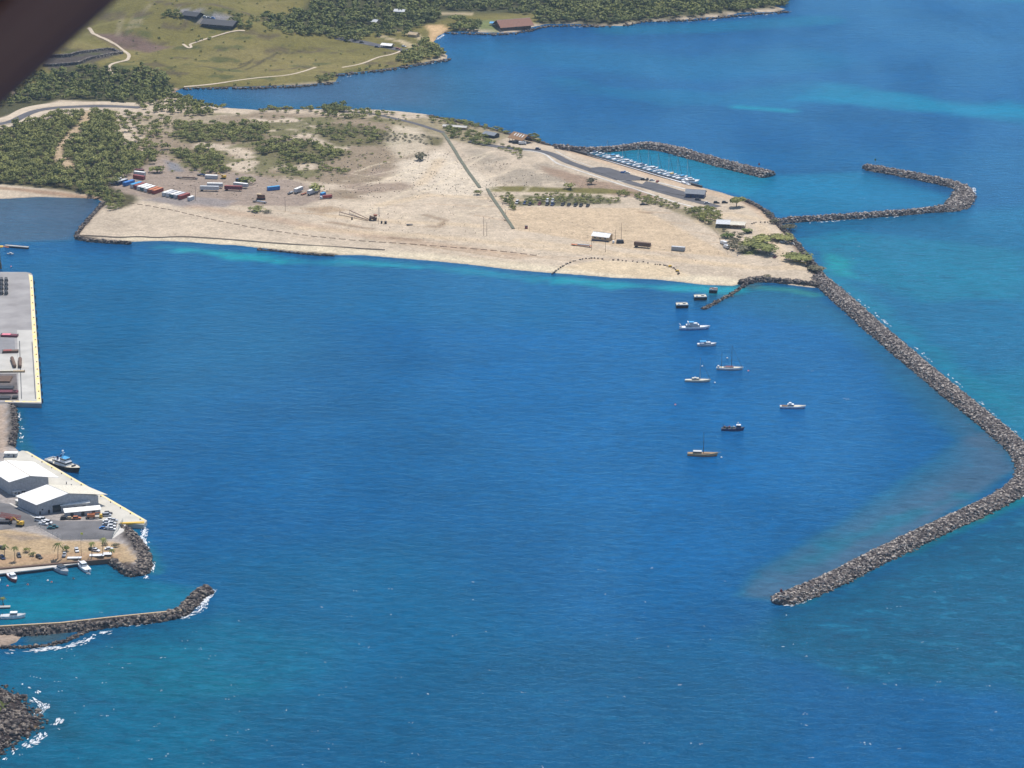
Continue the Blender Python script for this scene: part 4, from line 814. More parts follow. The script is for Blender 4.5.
cseg((233, 187), (249, 188.6), 'lightgrey', 'pale trailer behind the maroon one', 15, wheeled=True, roofc='roofwhite', name='box_trailer', cat='trailer')
cseg((235, 181.5), (247, 183.8), 'dark', 'dark container under the bush behind the maroon trailer', 11, roofc='navy'); cseg((206, 178.5), (217, 178.8), 'lightgrey', 'white container at the back of the yard beside the yellow loader', roofc='roofwhite')
cseg((267.5, 190.7), (279.5, 189.3), 'blue', 'bright blue container standing alone', 12.2, roofc='aqua')
cseg((294.5, 194.2), (302.5, 191), 'lightgrey', 'left one of two white box trailers', 12, wheeled=True, roofc='roofwhite', name='box_trailer', cat='trailer'); cseg((307.5, 196), (316.5, 192.6), 'lightgrey', 'white box trailer in front of the large green bush', 12, wheeled=True, roofc='roofwhite', name='box_trailer', cat='trailer')
cseg((321, 197.2), (325, 195.4), 'blue', 'small blue container behind the truck', 6, roofc='aqua')
cseg((633, 246.8), (652, 248.4), 'brown', 'brown box trailer parked along the beach fence', 15, wheeled=True, roofc='brown', name='box_trailer', cat='trailer')
cseg((670.5, 249.8), (686, 251.2), 'grey', 'grey box container with pale patches at the right end of the beach fence', 12, roofc='lightgrey')
def flatbed(a, b, col, label, L=None, load=None, name='flatbed_trailer'):
    c, rz, l_ = seg(a, b); L = L or l_; t = thing(name, label, 'trailer', c, rz)
    part(t, 'deck', MB().box((0, 0, 1.15), (L, 2.5, .25)).box((0, 0, .9), (L*.9, .5, .3)), col); wheels(t, (-L/2+1.2, -L/2+2.5), 1.0); part(t, 'landing_gear', MB().box((L/2-2, 0, .5), (.25, 1.6, 1.0)), 'dark')
    if load: part(t, 'load', MB().box((L*.1, 0, 1.6), (L*.6, 2.0, .6), top=(.95, .8)), load)
    return t
flatbed((174.5, 178), (199, 179.5), 'dark', 'long dark flatbed trailer behind the yard row', 22, 'brown'); flatbed((197, 175.5), (206, 176.5), 'dark', 'short dark flatbed left of the white container at the back of the yard', 9, 'navy'); flatbed((287.5, 195), (294, 192.6), 'dark', 'dark flatbed with grey sheets left of the two white box trailers', 9, 'grey')
flatbed((301, 195.6), (307, 193.4), 'rust', 'rusty flatbed between the two white box trailers', 9); flatbed((252, 202), (267.5, 203.8), 'dark', 'low black flatbed in front of the rusty crusher', 15, 'silver')
flatbed((571, 245), (592, 247.5), 'orange', 'orange edged flatbed left of the white beach hut', 19, 'grey'); flatbed((406.5, 225.6), (412.5, 225.4), 'dark', 'small dark boat trailer alone on the sand', 6)
# ---- cars and trucks
CARV = {}
def car(px, py, rz, col, label, kind='car', group=None, z0=0, cat=None, pos=None):
    c = pos if pos is not None else at(px, py); t = thing({'car': 'parked_car', 'pickup': 'pickup_truck', 'van': 'van', 'suv': 'parked_car'}[kind], label, cat or {'car': 'car', 'pickup': 'pickup truck', 'van': 'van', 'suv': 'car'}[kind], (c[0], c[1], c[2]+z0), rz, group)
    t.scale = (1.2, 1.2, 1.2)
    L, W, H1, H2, x0, x1 = {'car': (4.6, 1.8, .85, 1.45, -1.5, .9), 'suv': (4.8, 1.9, 1.0, 1.8, -2.2, .9), 'pickup': (5.5, 1.95, 1.05, 1.85, -.5, 1.5), 'van': (5.4, 2.0, 1.2, 2.2, -2.5, 1.7)}[kind]
    b = MB().loft([[(x, -W/2*s_, z) for (x, z) in ((-L/2, .35), (L/2, .35), (L/2, H1*.75), (x1, H1), (x0, H1), (-L/2, H1*.95))] for s_ in (1, -1)])
    b.box(((x0+x1)/2, 0, H2-.05), ((x1-x0)*.78, W*.8, .1))
    part(t, 'body', b, col); part(t, 'windows', MB().box(((x0+x1)/2, 0, (H1+H2)/2-.05), (x1-x0, W*.92, H2-H1-.02), top=(.8, .86)), 'glass')
    if kind == 'pickup': part(t, 'cargo_bed', MB().box((-1.65, .85, 1.2), (2.1, .1, .35)).box((-1.65, -.85, 1.2), (2.1, .1, .35)).box((-2.7, 0, 1.2), (.1, 1.8, .35)), col)
    wheels(t, (-L/2+.9, L/2-.9), W/2-.08, .36, .22)
    part(t, 'headlight', MB().box((L/2+.01, .65, .65), (.06, .3, .18)), 'silver'); part(t, 'headlight', MB().box((L/2+.01, -.65, .65), (.06, .3, .18)), 'silver')
    return t
def truck(px, py, rz, cab, label, body=None, L=7.5, group=None, name='truck', cat='truck', z0=0):
    c = at(px, py); t = thing(name, label, cat, (c[0], c[1], c[2]+z0), rz, group)
    part(t, 'cab', MB().box((L/2-1.1, 0, 1.7), (2.2, 2.3, 2.3), top=(.8, .95)), cab); part(t, 'windscreen', MB().box((L/2-.16, 0, 2.15), (.2, 2.0, .9)), 'glass')
    part(t, 'chassis', MB().box((0, 0, .75), (L, 1.2, .35)), 'dark')
    if body: part(t, 'cargo_box', MB().box((-1.2, 0, 2.15), (L-2.8, 2.45, 2.4)), body)
    wheels(t, (L/2-1.3, -L/2+1.0, -L/2+2.2), 1.05, .52); return t
for px, py, c, kk, lb in [(517.2, 203.4, 'lightgrey', 'van', 'white van at the left end of the dark truck row'), (524.8, 204, 'navy', 'suv', 'navy car second from the left in the truck row'), (530, 205, 'black', 'suv', 'low black car third from the left in the truck row'),
                       (539.5, 204.8, 'maroon', 'suv', 'dull red car alone in the left half of the truck row'), (547.3, 205.2, 'black', 'pickup', 'black truck, left one of the pair with white tops behind'), (552.5, 205.3, 'navy', 'pickup', 'navy truck, right one of the pair with white tops behind'),
                       (562.8, 205.4, 'black', 'pickup', 'black truck opening the right half of the row'), (568.8, 205.7, 'black', 'pickup', 'black truck next to the one opening the right half'), (575.6, 206, 'black', 'pickup', 'black truck third from the right end of the row'),
                       (581, 206.3, 'black', 'pickup', 'black truck second from the right end of the row'), (587.8, 206.5, 'black', 'pickup', 'black truck at the right end of the row under the bushes')]:
    t = car(px, py, R(-105), c, lb, kk, 'vehicles parked in front of the green berm'); t.scale = (1.25, 1.35, 1.4)
car(547.5, 201.6, R(-100), 'white', 'white topped vehicle behind the left navy and black pair', 'van'); car(552.6, 201.6, R(-100), 'white', 'white topped vehicle behind the right navy and black pair', 'van')
car(643.5, 205, R(0), 'black', 'black car at the hedge end of the sand field', 'car').scale = (1.6, 1.3, 1.1); car(692.5, 209.6, R(-30), 'navy', 'dark car parked in the hedge by the marina road', 'car')
car(624, 173.2, R(-8), 'blue', 'blue pickup towing on the oval lot', 'pickup'); car(627.5, 173.6, R(-8), 'white', 'white car at the nose of the blue pickup', 'car')
car(643.5, 180.2, R(-10), 'black', 'black car at the end of the white concrete lane', 'suv'); car(647.5, 180.0, R(80), 'dark', 'dark car beside the white concrete lane', 'suv'); car(652, 180.8, R(0), 'silver', 'silver car on the marina parking lane', 'car'); car(657.5, 182, R(70), 'red', 'red car on the marina parking lane', 'car')
car(538, 149.6, R(-5), 'navy', 'navy car on the verge right of the brown roofed pavilion', 'suv')
truck(522.5, 144.6, R(-5), 'white', 'white truck parked under the brown roofed pavilion', 'white', 8); car(511.5, 142.6, R(-12), 'black', 'black vehicle left of the white truck by the pavilion', 'suv'); car(515.5, 143.6, R(-12), 'dark', 'dark vehicle touching the white truck by the pavilion', 'van'); car(537.5, 141, R(-10), 'tan', 'tan vehicle at the right gable of the pavilion', 'van')
car(716.5, 203.3, R(0), 'black', 'black car left of the lone round tree', 'suv'); car(724.8, 203.1, R(0), 'black', 'black car just left of the lone round tree', 'suv'); car(698, 200.3, R(-15), 'dark', 'dark car parked in front of the dark roofed hut', 'suv'); car(707, 203.5, R(-5), 'silver', 'silver car right of the dark roofed hut', 'car')
truck(723.5, 244.5, R(125), 'white', 'white truck behind the pale fence by the umbrella trees', 'white', 8); truck(726.5, 248.5, R(125), 'white', 'white truck nearest the beach by the umbrella trees', 'white', 7)
for px, py, c, kk, lb, r_ in [(775.5, 238, 'dark', 'suv', 'dark car at the left edge of the flat topped tree', 80), (780, 239.8, 'navy', 'suv', 'dark blue car under the flat topped tree', 60), (783, 242.6, 'white', 'pickup', 'white pickup in front of the flat topped tree', 10), (793, 244.5, 'white', 'car', 'white car right of the flat topped tree', -40),
                              (792, 253.5, 'black', 'suv', 'black car under the left side of the broad dark tree', 90), (809, 267.5, 'black', 'pickup', 'black pickup with yellow gear near the breakwater root', 0), (811, 270.5, 'dark', 'pickup', 'dark pickup closest to the harbour revetment', -5), (771, 254.8, 'white', 'car', 'white car at the right end of the dense canopy', 20), (775, 257.5, 'maroon', 'car', 'maroon car in the open right of the dense canopy', 70),
                              (749, 232.6, 'black', 'suv', 'black car next to the bright green bush', -10)]: car(px, py, R(r_), c, lb, kk)
t = truck(326, 198.6, R(205), 'white', 'white cab truck pulling a rust red box', 'red', 12)
for px, py, c, kk, lb, r_ in [(39.2, 521.3, 'white', 'van', 'white van nearest the warehouse corner', -20), (42.3, 520.8, 'lightgrey', 'van', 'light grey van behind the first white van', -20), (43.5, 524.8, 'white', 'pickup', 'white pickup in the line before the teal truck', -15), (47.5, 523.8, 'white', 'van', 'white van next to the teal truck', -15), (53.5, 528, 'teal', 'pickup', 'teal pickup at the end of the white vehicle line', 5), (51, 529, 'teal', 'car', 'greenish car tucked left of the teal pickup', 5),
                              (64.6, 519.4, 'dark', 'suv', 'dark car by the lean-to roof of the second warehouse', 10), (76.8, 519.2, 'orange', 'suv', 'orange vehicle in front of the lean-to roof', 10), (70, 519.3, 'tan', 'car', 'tan car between the dark and the orange vehicles', 0), (106.5, 516.5, 'silver', 'van', 'silver van right of the yellow crane truck', 10), (108.2, 514.3, 'dark', 'suv', 'dark car behind the silver van', 10)]: car(px, py, R(r_), c, lb, kk, z0=.12)
k = 0
CG = [('white', 'rearmost white car of the block beside the pale slope'), ('silver', 'silver car behind the right half of the car block'), ('white', 'white car, second row left of the block'), ('lightgrey', 'light car, second row right of the block'), ('silver', 'silver car, third row left of the block'), ('white', 'white car, third row right of the block'),
      ('blue', 'blue car, front row left of the block'), ('silver', 'silver car, front row middle of the block'), ('white', 'white car, front row right touching the fence')]
for i, (px, py) in enumerate([(110.5, 520.2), (114, 521.2), (107, 522.4), (112.3, 523.8), (106.5, 525.3), (111.7, 526.8), (103.5, 529), (108, 529.6), (112, 530)]): car(px, py, R(-8), CG[i][0], CG[i][1], 'car', 'cars parked in rows beside the pale slope', z0=.12)
for px, py, c, kk, lb, r_ in [(1.5, 549, 'dark', 'suv', 'dark car at the left edge, upper one in the sandy car park', -20), (2.5, 558.5, 'navy', 'suv', 'dark blue car at the left edge, lower one in the sandy car park', -60), (19, 556.5, 'dark', 'suv', 'dark grey car between the two left palms and the bent shrub', -70), (39.2, 558, 'black', 'suv', 'black car with white roof above the pale quay', -50), (64.3, 556, 'silver', 'pickup', 'silver pickup under the bright green bush', 90),
                              (76.8, 551, 'white', 'pickup', 'white pickup standing alone near the lamp post', -75), (93.5, 550.5, 'black', 'pickup', 'black pickup between the two slim palms', -25), (96, 551.3, 'white', 'suv', 'white car touching the black pickup between the palms', -25), (109, 549.5, 'white', 'car', 'small white car near the right hand palm', 10)]: car(px, py, R(r_), c, lb, kk)
for i, (px, py, c, lb) in enumerate([(346, 41.2, 'dark', 'dark car at the left of the far car park'), (362, 43, 'black', 'black car in the middle of the far car park'), (377, 47.5, 'navy', 'navy car left of the far white roofed shelter'), (398, 49.5, 'red', 'red car at the right of the far car park'), (404, 47, 'white', 'white car at the end of the far car park')]): car(px, py, R(-20), c, lb, 'suv')
for i, (px, py) in enumerate([(205, 17.6), (209, 18.2), (213, 18.8), (190, 13.6)]): car(px, py, R(-20), ['white', 'silver', 'blue', 'white'][i], ['white car leftmost behind the long dark building', 'silver car in the row behind the long dark building', 'blue car in the row behind the long dark building', 'white car by the smaller dark roof on the hillside'][i], 'suv')
# ---- buildings
def yawframe(a, b): p, q = at(*a), at(*b); return p, math.atan2(q.y-p.y, q.x-p.x), (q-p).length
def gable(name, label, cat, a, b, D, eave, ridge, wallc, roofc, axis='y', roof2=None, over=.8, doors=(), wins=(), W=None, z0=0, trimc='grey', openf=False, skew=0, orr=0):
    """a, b: ground ends of the wall facing us; depth D away from it. axis: ridge direction (y = runs back, x = along the front)"""
    p, rz, w_ = yawframe(a, b); W = W or w_; t = thing(name, label, cat, (p.x, p.y, p.z+z0), rz)
    def B(x, y, z): return (x+y*skew, y, z)
    th_ = .25
    if axis == 'y': prof = [(0, 0), (W, 0), (W, eave), (W/2, ridge), (0, eave)]; r0 = [B(x, 0, z-(.5 if z == 0 else 0)) for x, z in prof]; r1 = [B(x, D, z-(.5 if z == 0 else 0)) for x, z in prof]
    else: prof = [(0, 0), (D, 0), (D, eave), (D/2, ridge), (0, eave)]; r0 = [B(0, y, z-(.5 if z == 0 else 0)) for y, z in prof]; r1 = [B(W, y, z-(.5 if z == 0 else 0)) for y, z in prof]
    if not openf: part(t, 'wall', MB().loft([r0, r1]), wallc)
    else:
        q = MB()
        for x in np.linspace(.3, W-.3, 5):
            for y in (.3, D-.3): c_ = B(x, y, 0); q.box((c_[0], c_[1], eave/2-.1), (.3, .3, eave))
        part(t, 'posts', q, wallc); part(t, 'back_wall', MB().box(B(W/2, D-.1, eave/2-.3), (W*.8, .15, eave-.8)), wallc)
    for s_ in (0, 1):
        if axis == 'y':
            e = -over/(W/2)*(ridge-eave); xa, xb = (-over, W/2) if s_ == 0 else (W+over+orr, W/2); za = eave+e
            c4 = [B(xa, -over, za+.05), B(xb, -over, ridge+.05), B(xb, D+over, ridge+.05), B(xa, D+over, za+.05)]
        else:
            e = -over/(D/2)*(ridge-eave); ya, yb = (-over, D/2) if s_ == 0 else (D+over, D/2); za = eave+e
            c4 = [B(-over, ya, za+.05), B(-over, yb, ridge+.05), B(W+over, yb, ridge+.05), B(W+over, ya, za+.05)]
        V = c4+[(x, y, z+th_) for x, y, z in c4]; part(t, 'roof', MB().add(V, [(0, 1, 2, 3), (7, 6, 5, 4), (0, 4, 5, 1), (1, 5, 6, 2), (2, 6, 7, 3), (3, 7, 4, 0)]), roof2 if (s_ and roof2) else roofc)
    part(t, 'ridge_cap', MB().box(B(W/2, D/2, ridge+th_+.05), (.6, D+over*2, .12)) if axis == 'y' and not skew else (MB().tube(B(W/2, -over, ridge+th_), B(W/2, D+over, ridge+th_), .2) if axis == 'y' else MB().tube(B(-over, D/2, ridge+th_), B(W+over, D/2, ridge+th_), .2)), trimc)
    for x, w2, h in doors: part(t, 'door', MB().box((x, -.06, h/2), (w2, .15, h)), 'dark' if w2 < 6 else 'wallgrey')
    for x, z, w2, h2 in wins: f = part(t, 'window', MB().box((x, -.05, z), (w2+.2, .12, h2+.2)), 'lightgrey'); part(f, 'pane', MB().box((x, -.12, z), (w2, .06, h2)), 'glass')
    return t
CONCW = 'roofwhite'
w1 = gable('warehouse', 'large white roofed warehouse at the left edge beside the moored tug', 'warehouse', (11, 495.2), (49, 491.5), 34, 10, 12.8, 'wallgrey', 'roofwhite', over=1.6, doors=((16, 11, 7.5),), skew=-.32, z0=.1, trimc='tan', orr=5)
w2 = gable('warehouse', 'white roofed warehouse with grey gable front and lean-to roofs, nearest the quay tip', 'warehouse', (37.5, 515), (98.6, 506), 21, 7.4, 12.2, 'wallgrey', 'roofwhite', over=1.0, doors=((8, 1.4, 2.4), (14, 8, 5.8), (1.8, 1.0, 2.2)), wins=((3.6, 3.2, 1.2, 1.0),), skew=-.35, z0=.1, orr=5, roof2='cream')
part(w2, 'side_door', MB().box((14, -.16, 2.6), (7, .1, 5)), 'glass')
def leanto(a, b, D, h, label):
    p, rz, W = yawframe(a, b); t = thing('lean_to_shed', label, 'shed', (p.x, p.y, p.z+.1), rz)
    part(t, 'wall', MB().box((W/2, D/2, h/2-.2), (W-.6, D-.6, h)), 'wallgrey'); V = [(-.3, -.6, h-.3), (W+.3, -.6, h-.3), (W+.3, D, h+.5), (-.3, D, h+.5)]
    part(t, 'roof', MB().add(V+[(x, y, z+.22) for x, y, z in V], [(3, 2, 1, 0), (4, 5, 6, 7), (0, 1, 5, 4), (1, 2, 6, 5), (2, 3, 7, 6), (3, 0, 4, 7)]), 'roofwhite')
    for k in range(3): part(t, 'door', MB().box((W*(.2+.3*k), .22, 1.3), (2.2, .15, 2.5)), 'dark')
leanto((61, 512), (90, 508.6), 6, 4.6, 'upper white lean-to roof against the second warehouse gable'); leanto((65, 517.6), (101, 514.2), 6.0, 3.6, 'lower white lean-to roof in front of the second warehouse gable')
def hutbox(a, b, D, h, wall, roofc, label, name='site_office', z0=0, cat='hut'):
    p, rz, W = yawframe(a, b); t = thing(name, label, cat, (p.x, p.y, p.z+z0), rz); part(t, 'wall', MB().box((W/2, D/2, h/2-.1), (W, D, h)), wall); part(t, 'roof', MB().box((W/2, D/2, h+.06), (W+.5, D+.5, .22)), roofc)
    part(t, 'door', MB().box((W*.75, -.05, 1.05), (1, .12, 2.1)), 'dark'); f = part(t, 'window', MB().box((W*.35, -.05, 1.6), (1.6, .12, 1.1)), 'lightgrey'); part(f, 'pane', MB().box((W*.35, -.12, 1.6), (1.4, .06, .9)), 'glass'); return t
hutbox((4.3, 457.6), (17, 457.6), 4, 2.9, 'wallgrey', 'roofwhite', 'pale blue grey box hut at the head of the warehouse quay', z0=.2)
hutbox((13, 495.8), (21, 495), 3, 2.6, 'lightgrey', 'roofwhite', 'small white site office against the big warehouse front', z0=.2); hutbox((21, 494.3), (26, 493.7), 3, 2.6, 'lightgrey', 'roofwhite', 'tiny white cabin right of the small site office', z0=.2); hutbox((15.5, 504.5), (22, 507.3), 3.5, 3, 'cream', 'roofwhite', 'white roofed annex at the left corner of the second warehouse', z0=.2)
pv_ = gable('pavilion', 'brown roofed open pavilion with four pale skylights near the back shore', 'pavilion', (509, 141), (523, 144.6), 15, 4.2, 8.6, 'brown', 'brownroof', axis='x', over=1.2, openf=True, W=20)
for k in range(4):
    x = 4+k*3.9; V = [(x, 2.6, 6.05+.0), (x+1.3, 2.6, 6.05), (x+1.3, 6.0, 8.05), (x, 6.0, 8.05)]; part(pv_, 'skylight', MB().add([(a, b, c+.28) for a, b, c in V]+[(a, b, c+.05) for a, b, c in V], [(0, 1, 2, 3), (7, 6, 5, 4), (0, 4, 5, 1), (1, 5, 6, 2), (2, 6, 7, 3), (3, 7, 4, 0)]), 'roofwhite')
gable('shed', 'low shed with dark blue grey roof left of the brown roofed pavilion', 'shed', (483, 136.5), (494, 138.5), 9, 3, 4.8, 'dark', 'roofgrey', axis='x'); gable('shed', 'long pale roofed shelter among the shore trees at the back of the spit', 'shed', (443, 128.2), (466, 130), 5, 2.4, 3.4, 'tan', 'paleconcrete', axis='x')
gable('hut', 'dark blue hut with grey pitched roof beside the marina parking lot', 'hut', (685.5, 197.2), (703.8, 198.4), 9, 4.2, 6.8, 'navy', 'roofgrey', axis='x', over=1, doors=((5, 1.6, 2.4),), wins=((9.5, 2, 1.6, 1.2), (13, 2, 1.6, 1.2)))
gable('shed', 'dark open shed with grey roof, left half of the building on the sandy point', 'shed', (716.5, 227.4), (729, 228.2), 15, 3.4, 5.0, 'dark', 'lightgrey', axis='x', openf=True); gable('shed', 'open fronted shed with cream roof, right half of the building on the sandy point', 'shed', (730, 228.3), (744, 229.2), 11, 3.6, 4.6, 'brown', 'cream', axis='x', openf=True)
h = gable('beach_hut', 'white roofed grey hut raised on a dark base behind the beach fence', 'hut', (592, 240.4), (609, 241.8), 9, 4.6, 6.9, 'tan', 'roofwhite', axis='x', over=.8, W=16, wins=((3, 3, 2, 1), (8, 3, 2, 1), (13, 3, 2, 1)))
part(h, 'dark_base', MB().box((8, -.08, .5), (16.2, .2, 1.3)), 'navy')
gable('beach_house', 'red brown roofed house standing at the water on the far shore', 'house', (502, 30.5), (531, 29.2), 22, 5, 10.5, 'brown', 'redroof', axis='x', over=3, wins=((8, 2.5, 4, 1.6), (18, 2.5, 4, 1.6), (28, 2.5, 4, 1.6)))
gable('museum_building', 'long low dark roofed building on the far hillside, the larger one', 'building', (202, 26), (232, 29.5), 18, 3.5, 7, 'dark', 'dark', axis='x', over=2, wins=((8, 2, 3, 1.3), (18, 2, 3, 1.3), (28, 2, 3, 1.3))); gable('museum_building', 'smaller dark roofed building on the far hillside by the car park', 'building', (183, 17), (196, 20.5), 13, 3.2, 6, 'dark', 'dark', axis='x', over=2)
gable('shelter', 'white roofed shelter in the middle of the far headland car park', 'shelter', (381, 47.5), (391, 48.5), 8, 3, 4.6, 'dark', 'roofwhite', axis='x', openf=True); gable('shelter', 'tan roofed shelter at the edge of the far beach trees', 'shelter', (408, 36.5), (416, 37.5), 8, 3, 5, 'tan', 'tan', axis='x'); gable('shelter', 'pale roofed building deep in the far woods above the beach', 'building', (394, 14.5), (404, 16), 9, 4, 6, 'cream', 'lightgrey', axis='x')
gable('shelter', 'small building by the woods on the left above the far headland', 'building', (368, 24), (376, 25), 9, 3.4, 5.6, 'tan', 'lightgrey', axis='x'); gable('shelter', 'bright blue topped canopy on the far lawn', 'canopy', (490, 25.5), (495, 25.8), 6, 3, 4.2, 'white', 'aqua', axis='x', openf=True)
# heiau: low dark stone walls on the hillside
for q, lb in (([(43, 66), (78, 64), (100, 57), (122, 53)], 'long dark dry stone wall of the ruin low on the grass hillside'), ([(46, 57), (70, 56), (96, 51), (113, 50), (122, 54)], 'upper dark stone wall enclosing the hillside ruin')):
    L = resample(AP(q), 4); N_, _ = normals(L); rg = [[(p[0]+nn[0]*d, p[1]+nn[1]*d, p_z(p)+z) for d, z in ((-2.5, -1), (-1.6, 2.2), (1.6, 2.2), (2.5, -1))] for p, nn in zip(L, N_)]
    tag(link('stone_wall', MB().loft(rg).mesh('stone_wall'), ROCKD), lb, 'stone wall')
# ---- the cargo pier and quays
def pslab(name, label, pts, top, mt, cat, bot=-3, parent=None):
    q = GP(pts, top); o = link(name, MB().prism(q, bot, top).mesh(name), mt, parent); return o if parent else tag(o, label, cat)
PT = 3.3
pier = thing('cargo_pier', 'wide grey concrete cargo pier with yellow edge at the left side', 'pier', (0, 0, 0))
PC = mat('pier_concrete', (.30, .285, .275), .9, .12, 18, dirt=(.22, .205, .2)); YEL = mat('worn_yellow_paint', (.72, .52, .12), .7, .2, 2.5, dirt=(.62, .58, .5)); LC = mat('light_pier_concrete', (.46, .44, .40), .9, .1, 14)
pslab('deck', '', [(-200, 271), (26, 272), (31, 273), (32.6, 275), (41.5, 403.5), (5, 402.5), (-200, 402.5)], PT, PC, '', parent=pier)
pslab('light_paving', '', [(17, 330), (35, 330), (40, 401), (19, 401)], PT+.03, LC, '', bot=PT-.3, parent=pier); pslab('light_paving', '', [(-200, 354), (17.3, 354), (17.8, 373), (-200, 373)], PT+.03, LC, '', bot=PT-.3, parent=pier)
pslab('dark_paving', '', [(-200, 374), (16.5, 374), (18.5, 400), (-200, 400)], PT+.035, mat('steel_stack_ground', (.12, .10, .095), .9, .3, 6), '', bot=PT-.3, parent=pier); pslab('dark_paving', '', [(-200, 336), (14.5, 338), (15.5, 353), (-200, 353)], PT+.03, mat('grey_yard', (.22, .215, .22), .9, .1, 8), '', bot=PT-.3, parent=pier)
pslab('yellow_edge', '', [(28.5, 274), (32.4, 275.5), (41.2, 402), (37, 402), (31.5, 320), (30, 284)], PT+.06, YEL, '', bot=PT-.3, parent=pier); pslab('yellow_edge', '', [(5, 400.6), (41, 401.2), (41, 402.3), (5, 401.7)], PT+.05, YEL, '', bot=PT-.3, parent=pier)
for a, b in (((19.5, 341), (21.5, 399)), ((32, 342), (35.5, 399))):
    p, q = G(*a, PT), G(*b, PT); L = np.array([p, q]); nn = np.array([.3, 0]); pslab_ = MB().prism([p-nn, p+nn, q+nn, q-nn], PT-.2, PT+.09); link('crane_rail', pslab_.mesh('crane_rail'), M('dark'), pier)
for k in range(17):
    p = G(33.0+8.3*k/16, 281+118*k/16, PT); link('fender', MB().box((p[0]+.9, p[1], PT-1.3), (.7, 1.2, 3.2)).mesh('fender'), M('black'), pier); link('bollard', MB().tube((p[0]-1.5, p[1], PT), (p[0]-1.5, p[1], PT+.7), .35, .45, 8).mesh('bollard'), M('black'), pier)
quay = thing('warehouse_quay', 'diagonal concrete quay with yellow stripe below the white warehouses', 'quay', (0, 0, 0))
pslab('deck', '', [(22, 450.5), (28, 451.3), (147, 520.5), (144, 524.5), (118, 523), (100, 520), (60, 506), (4, 470), (4, 458)], 3.05, mat('cream_quay', (.52, .49, .42), .9, .1, 12), '', parent=quay)
ya = [(27, 451.2), (60, 470.3), (100, 493.2), (145.5, 520)]
pslab('yellow_edge', '', ya+[(143.5, 520.6), (98, 494), (58, 471), (25, 451.6)], 3.15, YEL, '', bot=2.7, parent=quay); pslab('yellow_wall', '', [(120, 522.2), (144.5, 521.2), (144.5, 522.6), (120, 523.4)], 3.7, M('yellow'), '', bot=2.7, parent=quay)
for k in range(12):
    p = G(34+108*k/11, 455.6+63*k/11, 3.1); link('bollard', MB().tube((p[0]-1, p[1]-2, 3), (p[0]-1, p[1]-2, 3.8), .3, .4, 8).mesh('bollard'), M('dark'), quay)
for px, py in ((66.5, 484.5), (71.5, 487), (77.5, 490)): p = at(px, py); t = thing('bollard', ['small dark post on the quay apron, left of three', 'small dark post on the quay apron, middle of three', 'small dark post on the quay apron, right of three'][[66.5, 71.5, 77.5].index(px)], 'post', (p.x, p.y, 3.05)); part(t, 'shaft', MB().tube((0, 0, 0), (0, 0, 1.6), .3, .25, 8), 'dark'); part(t, 'cap', MB().tube((0, 0, 1.5), (0, 0, 1.9), .45, .35, 8), 'grey')
bq = thing('small_boat_quay', 'long pale concrete quay ledge of the small boat basin', 'quay', (0, 0, 0))
link('ledge', MB().prism(GP([(-200, 585), (0, 569), (40, 566), (79, 561.2), (79.5, 563.2), (40, 569), (0, 573.5), (-200, 590)], 2.2), 1.5, 2.2).mesh('ledge'), M('paleconcrete'), bq)
link('wall_face', MB().prism(GP([(-200, 585), (0, 569), (40, 566), (78.7, 561.4), (79.1, 563.0), (40, 568.7), (0, 573.2), (-200, 589.6)], 2.2), -2, 1.495).mesh('wall_face'), M('dark'), bq)
bw = tag(link('retaining_wall', MB().prism(GP([(-200, 580), (0, 567.4), (40, 564), (110, 558.3), (110, 559), (40, 565), (0, 568.6), (-200, 582)], 3.1), -1, 3.1).mesh('retaining_wall'), M('brown')), 'low retaining wall behind the pale quay ledge', 'wall')
L = resample(GP([(-40, 632), (0, 628), (60, 624.6), (120, 618), (160, 614), (182, 612)], 2), 4); N_, _ = normals(L)
tag(link('concrete_walkway', MB().loft([[(p[0]+nn[0]*d, p[1]+nn[1]*d, z) for d, z in ((-.9, -1), (-.7, 3.4), (.7, 3.4), (.9, -1))] for p, nn in zip(L, N_)]).mesh('concrete_walkway'), M('tan')), 'pale walkway along the top of the small basin breakwater', 'walkway')
mq = np.array(GP([(566, 150), (590, 156.2), (620, 164.7), (660, 176.6), (702, 188)])); N_, _ = normals(mq)
tag(link('marina_quay_shade', MB().loft([[(p[0]+nn[0]*d, p[1]+nn[1]*d, z) for d, z in ((-1.0, -2), (-1.0, 2.3), (.7, 2.3), (.7, -2))] for p, nn in zip(mq, N_)]).mesh('marina_quay_shade'), M('dark')), 'low quay edge coloured dark for the shaded water gap in front of the marina boats', 'quay')  # near-black colour paints the shaded water gap between shore and dock
sea = slab('boat_ramp', 'pale paved slope between the car block and the boulder slope', [(118, 523), (126, 523.5), (124, 531), (114, 538), (112, 538.5)], 3.0, M('paleconcrete'))
# ============================================================ BOATS
def hull_mb(L, B, fb, sheer=.35, full=.35, transom=.75, dr=.5, flare=1.0):
    """a boat hull, bow towards +x; rings of deck edge, waterline and keel"""
    b = MB(); rings = []
    for k in range(11):
        t = k/10; x = -L/2+L*t; w_ = (transom+(1-transom)*math.sin(min(t/.45, 1)*math.pi/2)) if t < .45 else (1-max(0, (t-.45)/.55)**(2.2+full))
        w_ = max(w_, .02)*B/2; z = fb*(1+sheer*max(0, (t-.4)/.6)**1.6*1.3+.08*(1-t)); xb = x if k < 10 else x
        wl = w_*(.86 if t < .8 else .86-(t-.8)*2.2); xw = x-(.06*L*max(0, (t-.8)/.2)); rings.append([(x, w_*flare, z), (xw, max(wl, .01), .05), (xw*.98, max(wl*.5, .005), -dr), (xw*.98, -max(wl*.5, .005), -dr), (xw, -max(wl, .01), .05), (x, -w_*flare, z)])
    b.loft(rings); return b, rings
